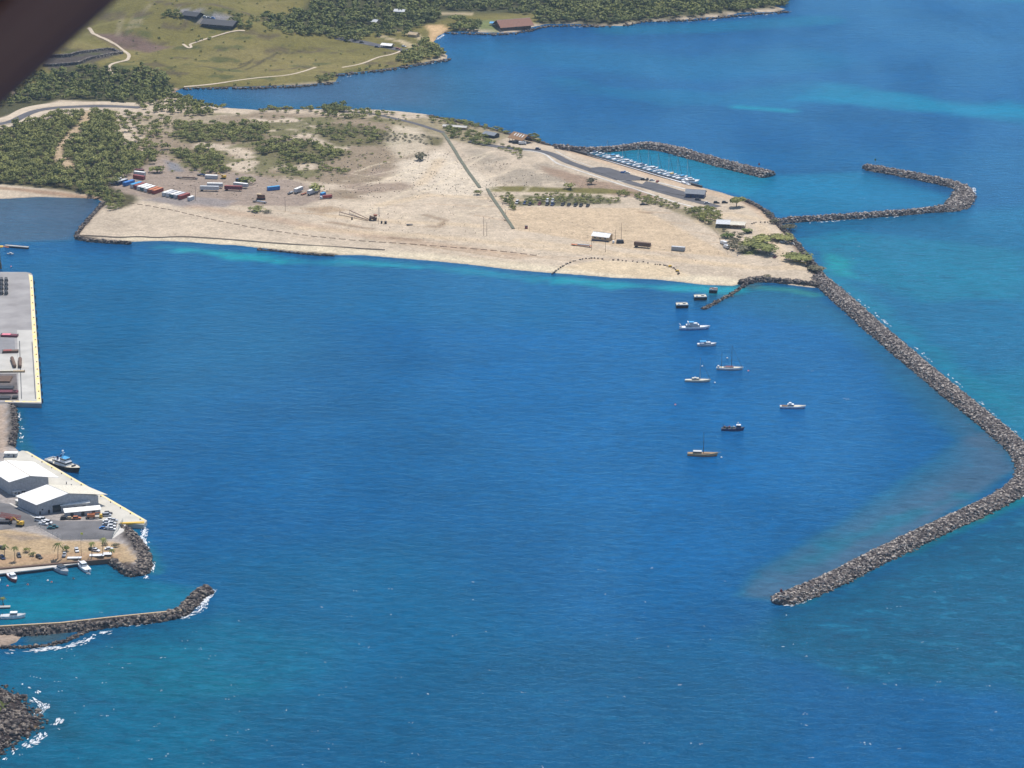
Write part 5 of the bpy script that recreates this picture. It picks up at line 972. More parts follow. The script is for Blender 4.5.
def boat_base(name, label, cat, px, py, rz, L, B, fb, hullc, deckc, group=None, sheer=.35, full=.35, transom=.75, pos=None, stripe=None):
    p = pos if pos is not None else G(px, py); t = thing(name, label, cat, (p[0], p[1], 0), rz, group); b, rings = hull_mb(L, B, fb, sheer, full, transom)
    part(t, 'hull', b, hullc); d = MB(); V = []
    for r in rings: V += [(r[0][0]*.985, r[0][1]*.9, r[0][2]-.04+.08), (r[0][0]*.985, -r[0][1]*.9, r[0][2]+.04)]
    d.add(V, [(2*k, 2*k+1, 2*k+3, 2*k+2) for k in range(10)]); d.add([(x, y, z-.12) for x, y, z in V], [(2*k+2, 2*k+3, 2*k+1, 2*k) for k in range(10)]); part(t, 'deck', d, deckc)
    rl = MB()
    for k in range(3, 10):
        for s_ in (0, 5): rl.tube(Vector(rings[k][s_])*.97+Vector((0, 0, .75)), Vector(rings[k+1 if k < 10 else 10][s_])*.97+Vector((0, 0, .75)), .03, .03, 4); rl.tube(Vector(rings[k][s_])*.97, Vector(rings[k][s_])*.97+Vector((0, 0, .75)), .03, .03, 4)
    part(t, 'railing', rl, 'silver')
    if stripe:
        sp = MB()
        for s_ in (1, -1):
            for k in range(10):
                a, c_ = rings[k], rings[k+1]; i, j = (0, 1) if s_ == 1 else (5, 4)
                def lp(r, u): q = Vector(r[i])*u+Vector(r[j])*(1-u); q.y += .03*s_; return q
                sp.add([lp(a, .05), lp(c_, .05), lp(c_, .35), lp(a, .35)], [(0, 1, 2, 3)])
        part(t, 'boot_stripe', sp, stripe)
    return t, fb
def cabin(t, x, L, W, z, h, col='white', glass=True, topc=None, name='cabin', tp=(.86, .86)):
    c = part(t, name, MB().box((x, 0, z+h/2), (L, W, h), top=tp), col)
    if glass: part(c, 'windows', MB().box((x+.02, 0, z+h*.62), (L*.96, W*.965, h*.3), top=(.97, .97)), 'glass')
    if topc: part(c, 'cabin_roof', MB().box((x, 0, z+h+.05), (L*.95, W*.92, .12)), topc)
    return c
def mast(t, x, h, z=1.0, col='lightgrey', boom=4.5, stay=None, sail='navy', r=.13, lean=0):
    m_ = part(t, 'mast', MB().tube((x, 0, z), (x+lean, 0, z+h), r, r*.6, 6).box((x+lean*.6, 0, z+h*.6), (.1, 1.6, .08)), col)
    if boom: part(t, 'boom', MB().tube((x, 0, z+1.4), (x-boom, 0, z+1.5), .1), col); part(t, 'furled_sail', MB().tube((x-.2, 0, z+1.68), (x-boom+.2, 0, z+1.72), .22, .14, 6), sail)
    if stay is not None: part(t, 'forestay', MB().tube((x+lean, 0, z+h), (stay, 0, z+.3), .07, .16, 4).tube((x+lean, 0, z+h), (x-boom*1.6, 0, z+.2), .025, .025, 4), 'dark')
    part(t, 'shroud', MB().tube((x+lean, 0, z+h*.95), (x-.3, 1.3, z), .02, .02, 3).tube((x+lean, 0, z+h*.95), (x-.3, -1.3, z), .02, .02, 3), 'grey')
# harbour boats, top to bottom
for i, (px, py, L, lb) in enumerate([(682, 307, 9.5, 'lowest of the three dark floating platforms by the rock spur'), (700.3, 299, 10, 'middle one of the three dark floating platforms by the rock spur'), (713.4, 292, 6.5, 'smallest and farthest of the three dark floating platforms')]):
    p = G(px, py); t = thing('floating_platform', lb, 'barge', (p[0], p[1], 0), R(4-12*(i == 2))); part(t, 'hull', MB().box((0, 0, 1.0), (L, 7, 2.8), top=(1.06, 1.05)), 'black'); part(t, 'deck', MB().box((0, 0, 2.5), (L*1.02, 7.0, .2)), ['cream', 'cream', 'brown'][i])
    part(t, 'rail', MB().box((0, 3.6, 2.9), (L, .15, .6)).box((0, -3.6, 2.9), (L, .15, .6)), 'white'); part(t, 'deck_box', MB().box((L*.2, 1, 3), (2.2, 2, 1)).box((-L*.3, -1, 2.9), (1.2, 1.6, .8)), 'grey')
    for s_ in (-1, 0, 1): part(t, 'tyre_fender', MB().tube((s_*L*.35, -3.75, 1.2), (s_*L*.35, -3.95, 1.2), .6, .6, 8), 'tyre')
t, fb = boat_base('motor_yacht', 'big white motor yacht with blue canopy, largest boat at anchor', 'yacht', 695, 329, R(4), 25, 6, 1.9, 'white', 'white', sheer=.3, stripe='blue')
cabin(t, -2, 12, 4.6, 1.95, 2.0); cabin(t, -1, 6.5, 3.8, 3.95, 1.2, glass=True, name='flybridge'); part(t, 'canopy', MB().box((-3, 0, 6.1), (4, 3.6, .25)), 'aqua'); part(t, 'radar_arch', MB().box((-5.6, 0, 5.2), (.5, 4, 2.2)).box((-5.8, 0, 6.3), (.8, 4, .2)), 'white'); part(t, 'tender_davit', MB().box((-11.5, 0, 3.2), (.3, 3, 2.8), ry=-.5).tube((-11, 1, 2), (-13, 1, 5), .12).tube((-11, -1, 2), (-13, -1, 5), .12), 'white')
t, fb = boat_base('motorboat', 'white cabin cruiser with bright blue canopy below the big motor yacht', 'motorboat', 707, 345.5, R(3), 15.5, 4.6, 1.5, 'lightgrey', 'white'); cabin(t, .3, 5.5, 3.4, 1.55, 1.4); part(t, 'canopy', MB().box((-3.2, 0, 3.7), (5, 3.6, .25)).tube((-5.4, 1.5, 1.5), (-5.4, 1.5, 3.6), .06).tube((-5.4, -1.5, 1.5), (-5.4, -1.5, 3.6), .06), 'aqua'); part(t, 'radar_mast', MB().tube((.5, 0, 2.9), (.5, 0, 4.6), .1).box((.5, 0, 4.4), (.3, 1.2, .2)), 'dark')
t, fb = boat_base('sailboat', 'two masted white sailboat with dark red deck covers', 'sailboat', 730, 369.5, R(-3), 21, 5, 1.6, 'white', 'cream', sheer=.25, full=.1, transom=.5, stripe='grey'); cabin(t, -1, 8, 3, 1.6, .8, 'lightgrey'); part(t, 'deck_cover', MB().box((-.5, 0, 2.65), (6, 2.6, .35), top=(.9, .5)), 'maroon'); mast(t, 1.2, 18.5, boom=6, stay=9.6, sail='maroon', col='dark', r=.2); mast(t, -6.5, 13.5, boom=3, stay=None, col='dark', r=.16); part(t, 'stern_dodger', MB().box((-9, 0, 2.3), (1.6, 3, 1.4), top=(.8, .9)), 'lightgrey')
t, fb = boat_base('sailboat', 'white single masted sailboat left of the two masted one', 'sailboat', 698, 381.5, R(-1), 20, 4.8, 1.4, 'cream', 'cream', sheer=.25, full=.1, transom=.5, stripe='grey'); cabin(t, -2, 6, 3, 1.4, 1.5, 'cream'); mast(t, 1.5, 18, boom=5, stay=9.4, sail='navy', col='grey', r=.18); part(t, 'spray_hood', MB().box((-2.2, 0, 3.1), (2.2, 2.8, .5), top=(.7, .9)), 'lightgrey')
t, fb = boat_base('motorboat', 'white sport fishing boat alone on the right of the anchorage', 'motorboat', 793, 408, R(-2), 19.5, 4.8, 1.5, 'white', 'cream', sheer=.3, stripe='blue'); cabin(t, -1.8, 5, 3.2, 1.5, 1.5, topc='white'); part(t, 'cockpit', MB().box((-6.4, 0, 1.7), (4, 3.6, .25)), 'brown'); part(t, 'fly_bridge', MB().box((-2.2, 0, 3.8), (2.4, 2.6, .9), top=(.7, .9)), 'white')
t, fb = boat_base('workboat', 'dark blue workboat loaded with gear between the sport boat and the brown sailboat', 'workboat', 733, 430, R(-2), 17, 5, 1.4, 'navy', 'dark', sheer=.5); cabin(t, 4, 3.4, 3.4, 1.6, 2.4, 'navy', topc='white'); part(t, 'mast', MB().tube((3.6, 0, 3.8), (3.6, 0, 6.2), .12).ellip((3.6, 0, 5.6), (.6, .6, .6)), 'lightgrey'); part(t, 'stern_mast', MB().tube((-7.2, 0, 1.4), (-7.2, 0, 4.6), .14).box((-6.6, 0, 2.6), (1.6, .2, .2)), 'black')
for k in range(5): part(t, 'deck_gear', MB().box((-6+k*1.7, (-1)**k*.8, 2.1), (1.3, 1.5, 1.1+.3*(k % 2))), ['brown', 'dark', 'maroon', 'teal', 'grey'][k])
t, fb = boat_base('sailboat', 'golden brown wooden sailboat with one mast, lowest in the anchorage', 'sailboat', 703, 455.5, R(-5), 22, 5.4, 1.6, 'tan', 'wood', sheer=.5, full=.1, transom=.6, stripe='orange'); cabin(t, -4, 6.5, 3.6, 1.7, 1.6, 'tan', topc='lightgrey'); cabin(t, 2.6, 5, 3, 1.6, .7, 'wood', glass=False, name='deck_house'); mast(t, .3, 16.5, boom=0, stay=None, col='dark', r=.24); part(t, 'bowsprit', MB().tube((10, 0, 2.4), (13, 0, 3.0), .15, .1), 'wood')
t, fb = boat_base('tugboat', 'white and dark tugboat moored along the warehouse quay', 'tugboat', 58.5, 470.5, 0, 34, 9.5, 2.4, 'black', 'cream', sheer=.5, full=1.2, transom=.8)
a, b_ = G(40, 464), G(77, 476.5); t.location = ((a[0]+b_[0])/2+3.5, (a[1]+b_[1])/2+5.5, 0); t.rotation_euler = (0, 0, math.atan2(b_[1]-a[1], b_[0]-a[0]))
t.rotation_euler = (0, 0, t.rotation_euler[2]); cabin(t, -1, 13, 6.2, 2.6, 2.7, 'white', topc='white'); cabin(t, 1, 6, 5, 5.3, 2.4, 'white', topc='aqua', name='wheelhouse'); part(t, 'funnel', MB().tube((-5, 1.5, 5), (-5.3, 1.5, 8), .8, .7, 10).tube((-5, -1.5, 5), (-5.3, -1.5, 8), .8, .7, 10), 'navy')
part(t, 'mast', MB().tube((-1, 0, 7.6), (-1, 0, 12.5), .2).box((-1, 0, 10.5), (.3, 3.4, .3)).ellip((-1, 0, 12.2), (.8, .8, .7)), 'white'); part(t, 'winch', MB().tube((10, -1.4, 3.6), (10, 1.4, 3.6), .9, .9, 10), 'dark'); part(t, 'aft_winch', MB().tube((-11, -1.2, 3.4), (-11, 1.2, 3.4), .8, .8, 10), 'grey'); part(t, 'bulwark', MB().box((-12, 4, 3.2), (9, .25, 1)).box((-12, -4, 3.2), (9, .25, 1)).box((-16.4, 0, 3.2), (.3, 7, 1)), 'white')
for k in range(7):
    for s_ in (-1, 1): part(t, 'tyre_fender', MB().tube((-13+k*3.4, s_*4.75, 1.5), (-13+k*3.4, s_*5.05, 1.5), .7, .7, 8), 'tyre')
# small basin
def runabout(px, py, rz, L, hc, dc, label, top=None, pos=None, name='motorboat', group=None):
    t, fb = boat_base(name, label, 'motorboat', px, py, rz, L, L*.31, L*.11, hc, dc, pos=pos, group=group); cabin(t, L*.02, L*.3, L*.22, fb, L*.13, 'white', topc=top or 'white'); part(t, 'cockpit_floor', MB().box((-L*.3, 0, fb+.08), (L*.28, L*.2, .1)), 'grey')
    part(t, 'outboard', MB().box((-L*.5, 0, fb*.7), (.5, .6, 1.1), top=(.7, .7)), 'dark'); return t
runabout(12.5, 579, R(-62), 15.5, 'red', 'white', 'white motorboat with red bottom in the left of the small basin', 'white'); runabout(61, 571.5, R(-50), 18, 'silver', 'grey', 'grey working boat moored at the middle of the pale quay', 'dark'); runabout(83.5, 568.3, R(120), 17, 'white', 'white', 'white motorboat tied at the right end of the pale quay'); runabout(-2.5, 580.5, R(-60), 10, 'white', 'white', 'white boat cut off by the left edge of the photo')
runabout(13.5, 617.8, R(5), 15.5, 'white', 'lightgrey', 'white boat at the end of the lower floating dock'); runabout(88.6, 574.2, R(-30), 3.4, 'white', 'white', 'tiny white dinghy behind the right hand quay boat', name='dinghy'); runabout(10.6, 254.3, R(-14), 6.5, 'lightgrey', 'white', 'small white boat floating above the cargo pier')
def pontoon(a, b, label, w_=2.6, h=.9, mt='concrete', piles=3):
    p, q = GP([a, b], h); d = q-p; c = (p+q)/2; t = thing('floating_dock', label, 'dock', (c[0], c[1], 0), math.atan2(d[1], d[0])); L = float(np.linalg.norm(d)); part(t, 'deck', MB().box((0, 0, h-.15), (L, w_, .5)), mt); part(t, 'float', MB().box((0, 0, .2), (L*.98, w_*.9, .8)), 'black')
    for k in range(piles): x = -L/2+L*(k+.5)/piles; part(t, 'pile', MB().tube((x, w_/2+.15, -2), (x, w_/2+.15, 2.4), .2), 'pole')
    return t
pontoon((-30, 607.5), (10.3, 606.3), 'upper floating dock in the small basin, with a palm', 3); pontoon((-30, 618.5), (9, 616), 'lower floating dock in the small basin, with a moored boat', 2.4, mt='tan'); pontoon((5, 245), (28.5, 247), 'dark floating walkway left of the rocky corner', 3, 1.6, 'concrete', 6)
dl = pontoon((586, 153.6), (690, 184.5), 'long white marina dock with boats moored along its far side', 3.2, 1.3, 'white', 22)
# marina: boats moored bow out along the dock
d0, d1 = G(586, 153.6), G(688, 183.8); dd = (d1-d0)/np.linalg.norm(d1-d0); nn = np.array([-dd[1], dd[0]]); nn = nn if nn[1] > 0 else -nn; ang = math.atan2(nn[1], nn[0])
MB_ = [(.03, 'p', 9, 'navy', 'small dark hulled boat at the far left end of the marina dock'), (.09, 'p', 9, 'white', 'white runabout second from the left end of the marina dock'), (.15, 's', 10, 'white', 'sailboat third from the left end of the marina dock'), (.20, 'p', 13, 'aqua', 'tall motor cruiser with bright blue top in the marina'), (.255, 'p', 12, 'white', 'white cruiser right of the blue topped one'),
       (.30, 's', 11, 'navy', 'sailboat with blue sail cover in the left third of the marina'), (.35, 'p', 11, 'white', 'white motorboat at one third of the marina dock'), (.40, 'p', 10, 'lightgrey', 'grey white boat just left of the marina middle'), (.45, 's', 12, 'white', 'tall masted sailboat left of the marina middle'), (.50, 'p', 11, 'navy', 'motorboat with navy top in the middle of the marina'),
       (.55, 's', 12, 'white', 'sailboat in the middle of the marina dock'), (.60, 'p', 12, 'white', 'white cruiser right of the marina middle'), (.65, 's', 11, 'aqua', 'sailboat with light blue cover right of the marina middle'), (.70, 'p', 10, 'lightgrey', 'pale runabout at two thirds of the marina dock'), (.745, 's', 13, 'white', 'tallest sailboat in the right third of the marina'),
       (.79, 'p', 10, 'yellow', 'boat with yellow canopy in the marina'), (.835, 's', 12, 'navy', 'sailboat right of the yellow canopied boat'), (.88, 'p', 12, 'aqua', 'boat with wide light blue canopy in the marina'), (.925, 's', 12, 'white', 'sailboat nearest the big white catamaran')]
for u, k, L, c, lb in MB_:
    p = d0+(d1-d0)*u+nn*(L/2+2.4)
    if k == 'p': t = runabout(0, 0, ang+rng.uniform(-.08, .08), L*1.25, 'white' if c != 'navy' else 'lightgrey', 'white', lb, c, pos=p, group='boats moored along the marina dock'); part(t, 'hard_top', MB().box((0, 0, L*.3), (L*.32, L*.24, .2)).tube((L*.1, L*.1, L*.15), (L*.1, L*.1, L*.3), .06).tube((-L*.1, -L*.1, L*.15), (-L*.1, -L*.1, L*.3), .06), c)
    else: t, fb = boat_base('sailboat', lb, 'sailboat', 0, 0, ang+rng.uniform(-.08, .08), L, L*.3, 1.2, 'white', 'white', pos=p, group='boats moored along the marina dock', transom=.5, full=.1); cabin(t, 0, L*.35, L*.18, 1.2, .6); mast(t, .6, L*1.45, boom=L*.35, stay=L*.45, sail=c if c != 'white' else 'lightgrey', r=.14); t.scale = (1.1, 1.15, 1.1)
t, fb = boat_base('catamaran', 'big white catamaran at the right end of the marina dock', 'catamaran', 691, 183.5, R(20), 18, 8, 2.2, 'white', 'white', full=1.5, transom=.95); cabin(t, -1.5, 9, 6.4, 2.3, 2.2, topc='white'); cabin(t, -1, 4, 4, 4.5, 1.4, name='flybridge', topc='lightgrey')
# buoys and markers
def buoy(px, py, c, label, r=.7):
    p = G(px, py); t = thing('buoy', label, 'buoy', (p[0], p[1], 0)); part(t, 'float', MB().ellip((0, 0, .3), (r, r, r*.85), 10, 6), c); part(t, 'collar', MB().tube((0, 0, .12), (0, 0, .3), r*1.08, r*1.08, 10), 'white' if c != 'buoywhite' else 'grey')
for a in [(748.3, 371.2, 'buoypink', 'pink mooring buoy right of the two masted sailboat'), (714.8, 383, 'buoywhite', 'white buoy ahead of the single masted white sailboat'), (675.3, 405, 'buoypink', 'pink buoy alone at the left of the anchorage'), (721.4, 457.8, 'buoywhite', 'white buoy off the bow of the brown sailboat'), (702.2, 366.5, 'buoywhite', 'white buoy above the single masted white sailboat'), (727.2, 358.4, 'buoywhite', 'white buoy above the two masted sailboat'),
          (47.8, 581, 'buoywhite', 'white buoy in the middle of the small basin'), (51.6, 582.4, 'red', 'red buoy next to the white one in the small basin'), (27.8, 584.9, 'red', 'red buoy alone in the small basin'), (73.5, 578.8, 'black', 'black buoy right in the small basin'), (7.6, 586.3, 'buoypink', 'faint pink buoy near the left edge of the small basin'), (11, 266.8, 'buoypink', 'pink buoy just above the cargo pier'), (809, 186, 'buoywhite', 'white buoy inside the hooked breakwater'), (899, 136, 'buoywhite', 'white buoy on the open sea far right')][:12]: buoy(*a)
def marker(px, py, h, c, label):
    p = G(px, py, 3.4); t = thing('channel_marker', label, 'marker', (p[0], p[1], 3.2)); part(t, 'base', MB().box((0, 0, .4), (2, 2, .9)), 'concrete'); part(t, 'post', MB().tube((0, 0, .5), (0, 0, h), .14), 'grey'); part(t, 'daymark', MB().box((0, -.1, h), (1.7, .15, 1.7)).box((0, .1, h), (.15, 1.6, 1.6)), c); part(t, 'lamp', MB().ellip((0, 0, h+1.2), (.3, .3, .4)), c)
marker(781, 596.5, 4, 'red', 'red light marker on the tip of the longest breakwater'); marker(759, 169.5, 5.5, 'red', 'red marker near the end of the marina breakwater'); marker(875, 166.5, 7, 'green', 'green marker on the head of the hooked breakwater')
# ============================================================ YARD MACHINES, POLES, FENCES
def pole(px, py, h, label, cross=True, name='utility_pole', cat='pole', r=.19, lamp=False):
    p = at(px, py); t = thing(name, label, cat, p, R(20)); part(t, 'post', MB().tube((0, 0, -.3), (0, 0, h), r, r*.7, 7), 'pole')
    if cross: part(t, 'crossarm', MB().box((0, 0, h-.9), (2.4, .16, .16)).tube((1, 0, h-.8), (1, 0, h-.4), .08).tube((-1, 0, h-.8), (-1, 0, h-.4), .08), 'pole')
    if lamp: part(t, 'lamp_arm', MB().tube((0, 0, h-.1), (1.6, 0, h+.2), .06), 'grey'); part(t, 'lamp_head', MB().box((1.8, 0, h+.18), (.8, .35, .15)), 'lightgrey')
for a in [(195.6, 200.5, 14, 'utility pole at the right end of the yard container rows'), (285.3, 211.3, 14, 'utility pole standing in open sand right of the low wide bush'), (483.7, 236.2, 18, 'taller of two bare poles side by side on the sand'), (486.8, 236, 12.5, 'shorter of two bare poles side by side on the sand'), (591.6, 250.2, 11, 'pole in front of the left corner of the white roofed hut'), (605.5, 252, 10.5, 'pole in front of the right corner of the white roofed hut'),
          (621.3, 239.5, 15, 'tall dark pole right of the white roofed hut'), (615.3, 239, 8.5, 'short pole between the white roofed hut and the tall dark pole'), (105.8, 185, 7, 'short pole at the tree edge by the first yard container')]: pole(*a, cross=a[2] in (14,))
pole(81.5, 556.5, 11, 'lamp post in the sandy palm car park', False, 'lamp_post', 'lamp post', .12, True); pole(63, 557, 8, 'thin lamp post by the tallest palm', False, 'lamp_post', 'lamp post', .12, True)
t = thing('rock_crusher', 'rusty crusher machine behind the low black flatbed', 'machine', at(261, 199.5), R(5)); part(t, 'hopper', MB().box((-1.4, 0, 4.0), (3.2, 3, 2.4), top=(1.5, 1.3)).box((2.2, 0, 3.6), (3.4, 2.6, 1.8), top=(.8, .9)), 'brown'); part(t, 'drum', MB().tube((-3.5, 0, 2), (3.5, 0, 2), 1.5, 1.5, 10), 'rust'); part(t, 'frame', MB().box((0, 1.6, .8), (8.4, .5, 1.4)).box((0, -1.6, .8), (8.4, .5, 1.4)), 'dark'); part(t, 'top_screen', MB().box((-1.4, 0, 5.3), (5, 4.0, .25), ry=.12), 'tan')
t = thing('conveyor_plant', 'rusty screening plant with two long conveyor arms on the sand', 'machine', at(373, 220.5), 0); c0 = t.location.copy()
part(t, 'body', MB().box((0, 1, 2.2), (6.5, 3.4, 2.2), ry=.35, top=(1.1, .8)).box((-2.6, 1, 1.2), (2.4, 2.6, 1.8), top=(.6, 1)).tube((-2, -.9, 2.4), (2, -.9, 3.6), .7, .7, 8), 'brown'); part(t, 'hopper', MB().box((2.2, 1.4, 4.4), (2.2, 2.0, 1.6), top=(1.7, 1.5)), 'rust'); part(t, 'legs', MB().box((-3, -1, 1), (.5, .5, 3)).box((3, -1, 1), (.5, .5, 3)).box((-3, 3, 1), (.5, .5, 3)).box((3, 3, 1), (.5, .5, 3)), 'dark')
for k, (a, b_) in enumerate((((339.5, 214.5), (368, 221)), ((349.5, 213), (370, 220.5)))):
    p, q = at(*a)-c0, at(*b_)-c0; d = MB(); p.z += 2.6; q.z += .8; s_ = Vector((0, .8, 0)); d.tube(p+s_, q+s_, .16).tube(p-s_, q-s_, .16)
    for j in range(12): m_ = p.lerp(q, j/11); d.tube(m_+s_, m_-s_, .1)
    d.add([p+s_+Vector((0, 0, .2)), p-s_+Vector((0, 0, .2)), q-s_+Vector((0, 0, .2)), q+s_+Vector((0, 0, .2)), p+s_-Vector((0, 0, .2)), p-s_-Vector((0, 0, .2)), q-s_-Vector((0, 0, .2)), q+s_-Vector((0, 0, .2))], [(0, 1, 2, 3), (7, 6, 5, 4), (0, 4, 5, 1), (2, 6, 7, 3)]); d.tube(p, (p.x, p.y, 0), .14)
    part(t, 'conveyor_arm', d, 'brown')
part(t, 'exhaust_stack', MB().tube((5.5, 2, 3), (5.5, 2, 12), .3, .25), 'grey')
for px, py, r, lb in [(381.6, 223.5, .8, 'left of two black drums by the screening plant'), (385.6, 223.8, 1.1, 'right of two black drums by the screening plant'), (352, 219.8, .7, 'small black drum under the conveyor arms')]:
    t = thing('drum', lb, 'drum', at(px, py)); part(t, 'shell', MB().tube((0, 0, 0), (0, 0, 2.2), r, r, 12), 'black'); part(t, 'lid', MB().tube((0, 0, 2.2), (0, 0, 2.32), r*1.05, r*1.05, 12), 'dark')
pole(378.3, 224.5, 6, 'bent thin post right of the screening plant', False)
def excavator(px, py, rz, c, label, s=1.0, name='excavator', cat='excavator', arm=True, armc=None):
    t = thing(name, label, cat, at(px, py), rz); t.scale = (s, s, s)
    for y in (-1.3, 1.3): part(t, 'track', MB().box((0, y, .5), (4.4, .7, 1.0), top=(.8, 1)), 'black')
    part(t, 'body', MB().box((-.5, 0, 1.9), (3.6, 2.6, 1.4)).box((-1.4, 0, 2.8), (1.6, 2.3, .6)), c); cb = part(t, 'cab', MB().box((.7, .7, 2.6), (1.5, 1.2, 1.6), top=(.85, .9)), c); part(cb, 'windows', MB().box((.75, .7, 2.8), (1.48, 1.22, .8)), 'glass')
    if arm: part(t, 'boom', MB().tube((1, -.3, 2), (4.2, -.3, 4.8), .35, .28, 6).tube((4.2, -.3, 4.8), (6.4, -.3, 2.4), .28, .2, 6), armc or c); part(t, 'bucket', MB().box((6.5, -.3, 1.9), (1.1, 1.2, .9), top=(.6, 1)), 'dark')
    return t
excavator(223.5, 178.6, R(170), 'yellow', 'yellow loader at the back of the container yard', 1.1, 'loader', 'loader')
excavator(20, 526, R(160), 'yellow', 'yellow orange excavator in the port yard beside the red lattice booms', 1.15); 
t = thing('mobile_crane', 'red lattice boom crane at the left edge of the port yard', 'crane', at(5, 523.5), R(0)); part(t, 'carrier', MB().box((0, 0, 1.3), (9, 2.8, .8)), 'dark'); part(t, 'cab', MB().box((4.2, 0, 2.9), (2, 2.6, 1.6), top=(.85, .9)), 'rust'); b = MB()
for y in (-.6, .6):
    for z in (0, 1.1): b.tube((-7, y, 5.5+z), (9, y, 2.6+z), .14)
for k in range(9): x = -7+k*2; b.tube((x, -.6, 5.5-2.9*k/8), (x+1.6, .6, 6.4-2.9*k/8), .1).tube((x, -.6, 6.5-2.9*k/8), (x+1.6, -.6, 5.3-2.9*k/8), .1)
part(t, 'lattice_boom', b, 'red'); wheels(t, (-4, -2.4, 2.4, 4), 1.3, .6, .4)
t = thing('mobile_crane', 'second red lattice boom lying behind the orange excavator', 'crane', at(11, 519.5), R(-8)); b = MB()
for y in (-.6, .6):
    for z in (0, 1.1): b.tube((-7, y, 3.5+z), (7, y, 1.6+z), .14)
for k in range(8): x = -7+k*1.8; b.tube((x, -.6, 3.5-1.9*k/8), (x+1.6, .6, 4.4-1.9*k/8), .1)
part(t, 'lattice_boom', b, 'red'); part(t, 'carrier', MB().box((0, 0, .9), (7, 2.6, .9)), 'rust'); wheels(t, (-2.4, 2.4), 1.2, .6, .4)
t = truck(94, 518.5, R(3), 'yellow', 'yellow orange crane truck in front of the lean-to sheds', None, 11.5, name='crane_truck', cat='crane truck', z0=.12); part(t, 'crane_body', MB().box((-1.8, 0, 2.2), (5, 2.3, 1.8)).tube((-3.5, 0, 3.2), (4.5, 0, 4.2), .35, .25, 6), 'orange')
# pier equipment
def onpier(px, py): q = G(px, py, PT+.05); return (float(q[0]), float(q[1]), PT+.05)
PL = 'rows of dark cargo machines parked on the pier'
nmz = ['front', 'second', 'third', 'back']
for j, py in enumerate((294.5, 290, 286, 281.8)):
    for i, px in enumerate((1.6, 6.2)):
        t = thing('forklift', 'dark forklift in the %s row on the pier, %s column' % (nmz[j], ['left', 'right'][i]), 'forklift', onpier(px, py), R(-95), PL); t.scale = (1.3, 1.3, 1.3); part(t, 'body', MB().box((0, 0, 1.2), (3.4, 1.8, 1.3), top=(.85, .9)), 'dark'); part(t, 'overhead_guard', MB().box((-.1, 0, 2.9), (1.8, 1.5, .12)).box((.7, .65, 2.3), (.12, .12, 1.2)).box((.7, -.65, 2.3), (.12, .12, 1.2)).box((-.9, .65, 2.3), (.12, .12, 1.2)).box((-.9, -.65, 2.3), (.12, .12, 1.2)), 'black')
        part(t, 'lift_mast', MB().box((1.9, .5, 1.8), (.2, .15, 3.2)).box((1.9, -.5, 1.8), (.2, .15, 3.2)), 'grey'); part(t, 'fork', MB().box((2.7, .4, .3), (1.6, .15, .1)).box((2.7, -.4, .3), (1.6, .15, .1)), 'silver'); wheels(t, (-1.1, 1.1), .85, .5, .35)
def pbar(a, b, w_, h, col, top, label, name, cat):
    p, q = onpier(*a), onpier(*b); d = Vector(q)-Vector(p); t = thing(name, label, cat, tuple((Vector(p)+Vector(q))/2), math.atan2(d.y, d.x)); L = d.length; part(t, 'base', MB().box((0, 0, h/2), (L, w_, h)), col); part(t, 'cover', MB().box((-L*.18, 0, h+.15), (L*.5, w_*.95, .3)), top)
    for s_ in (-1, 1): part(t, 'end_frame', MB().box((s_*L*.48, 0, h/2+.2), (.3, w_*1.05, h+.3)), 'dark')
    return t
pbar((1, 336.2), (18, 336.6), 4.5, 1.6, 'maroon', 'buoypink', 'dark flat rack with pink cover, upper one on the pier', 'flat_rack', 'cargo rack'); pbar((2.5, 352.5), (18.6, 352), 4, 1.6, 'brown', 'red', 'dark flat rack with red end, lower one on the pier', 'flat_rack', 'cargo rack'); pbar((-2, 372.3), (25, 372), 2, 1.2, 'tan', 'cream', 'long pale beam across the pier', 'cargo_beam', 'beam')
def hopper(a, b, col, label):
    p, q = onpier(*a), onpier(*b); d = Vector(q)-Vector(p); t = thing('steel_barrel', label, 'steel vessel', tuple((Vector(p)+Vector(q))/2), math.atan2(d.y, d.x)); L = d.length; part(t, 'shell', MB().tube((-L*.42, 0, 1.5), (L*.42, 0, 1.5), 1.45, 1.45, 12).ellip((L*.42, 0, 1.5), (1.6, 1.45, 1.45), 12, 6).ellip((-L*.42, 0, 1.5), (1.6, 1.45, 1.45), 12, 6), col); part(t, 'saddle', MB().box((L*.25, 0, .4), (.5, 2.6, .9)).box((-L*.25, 0, .4), (.5, 2.6, .9)), 'dark')
hopper((15, 368.5), (11.8, 359.2), 'brown', 'slanting brown steel vessel on the pier, left of a pair'); hopper((20, 368.6), (20.2, 359.8), 'brown', 'upright lying brown steel vessel on the pier, right of a pair')
for k, (px, py, L, W, c, lb) in enumerate([(5, 380, 10, 14, 'brown', 'brown stack of steel bundles on the dark pier ground, farthest'), (6, 388.5, 12, 7, 'dark', 'low dark stack of steel in the middle of the dark pier ground'), (8, 392.5, 15, 6, 'maroon', 'reddish stack of steel on the dark pier ground'), (5, 398.5, 8, 6, 'dark', 'dark stack nearest the pier end'), (15, 398, 4, 5, 'black', 'black small stack beside the pier corner strip'), (14.5, 392.4, 3, 4, 'black', 'tiny black crate stack by the light paving')]):
    t = thing('steel_stack', lb, 'steel stack', onpier(px, py)); b = MB()
    for j in range(6):
        for i in range(2): b.box((0, -W/2+W*(j+.5)/6, .35+i*.65), (L*(1-.06*i), W/6*.8, .5))
    part(t, 'bundles', b, c); part(t, 'dunnage', MB().box((L*.3, 0, .06), (.3, W, .12)).box((-L*.3, 0, .06), (.3, W, .12)), 'wood')
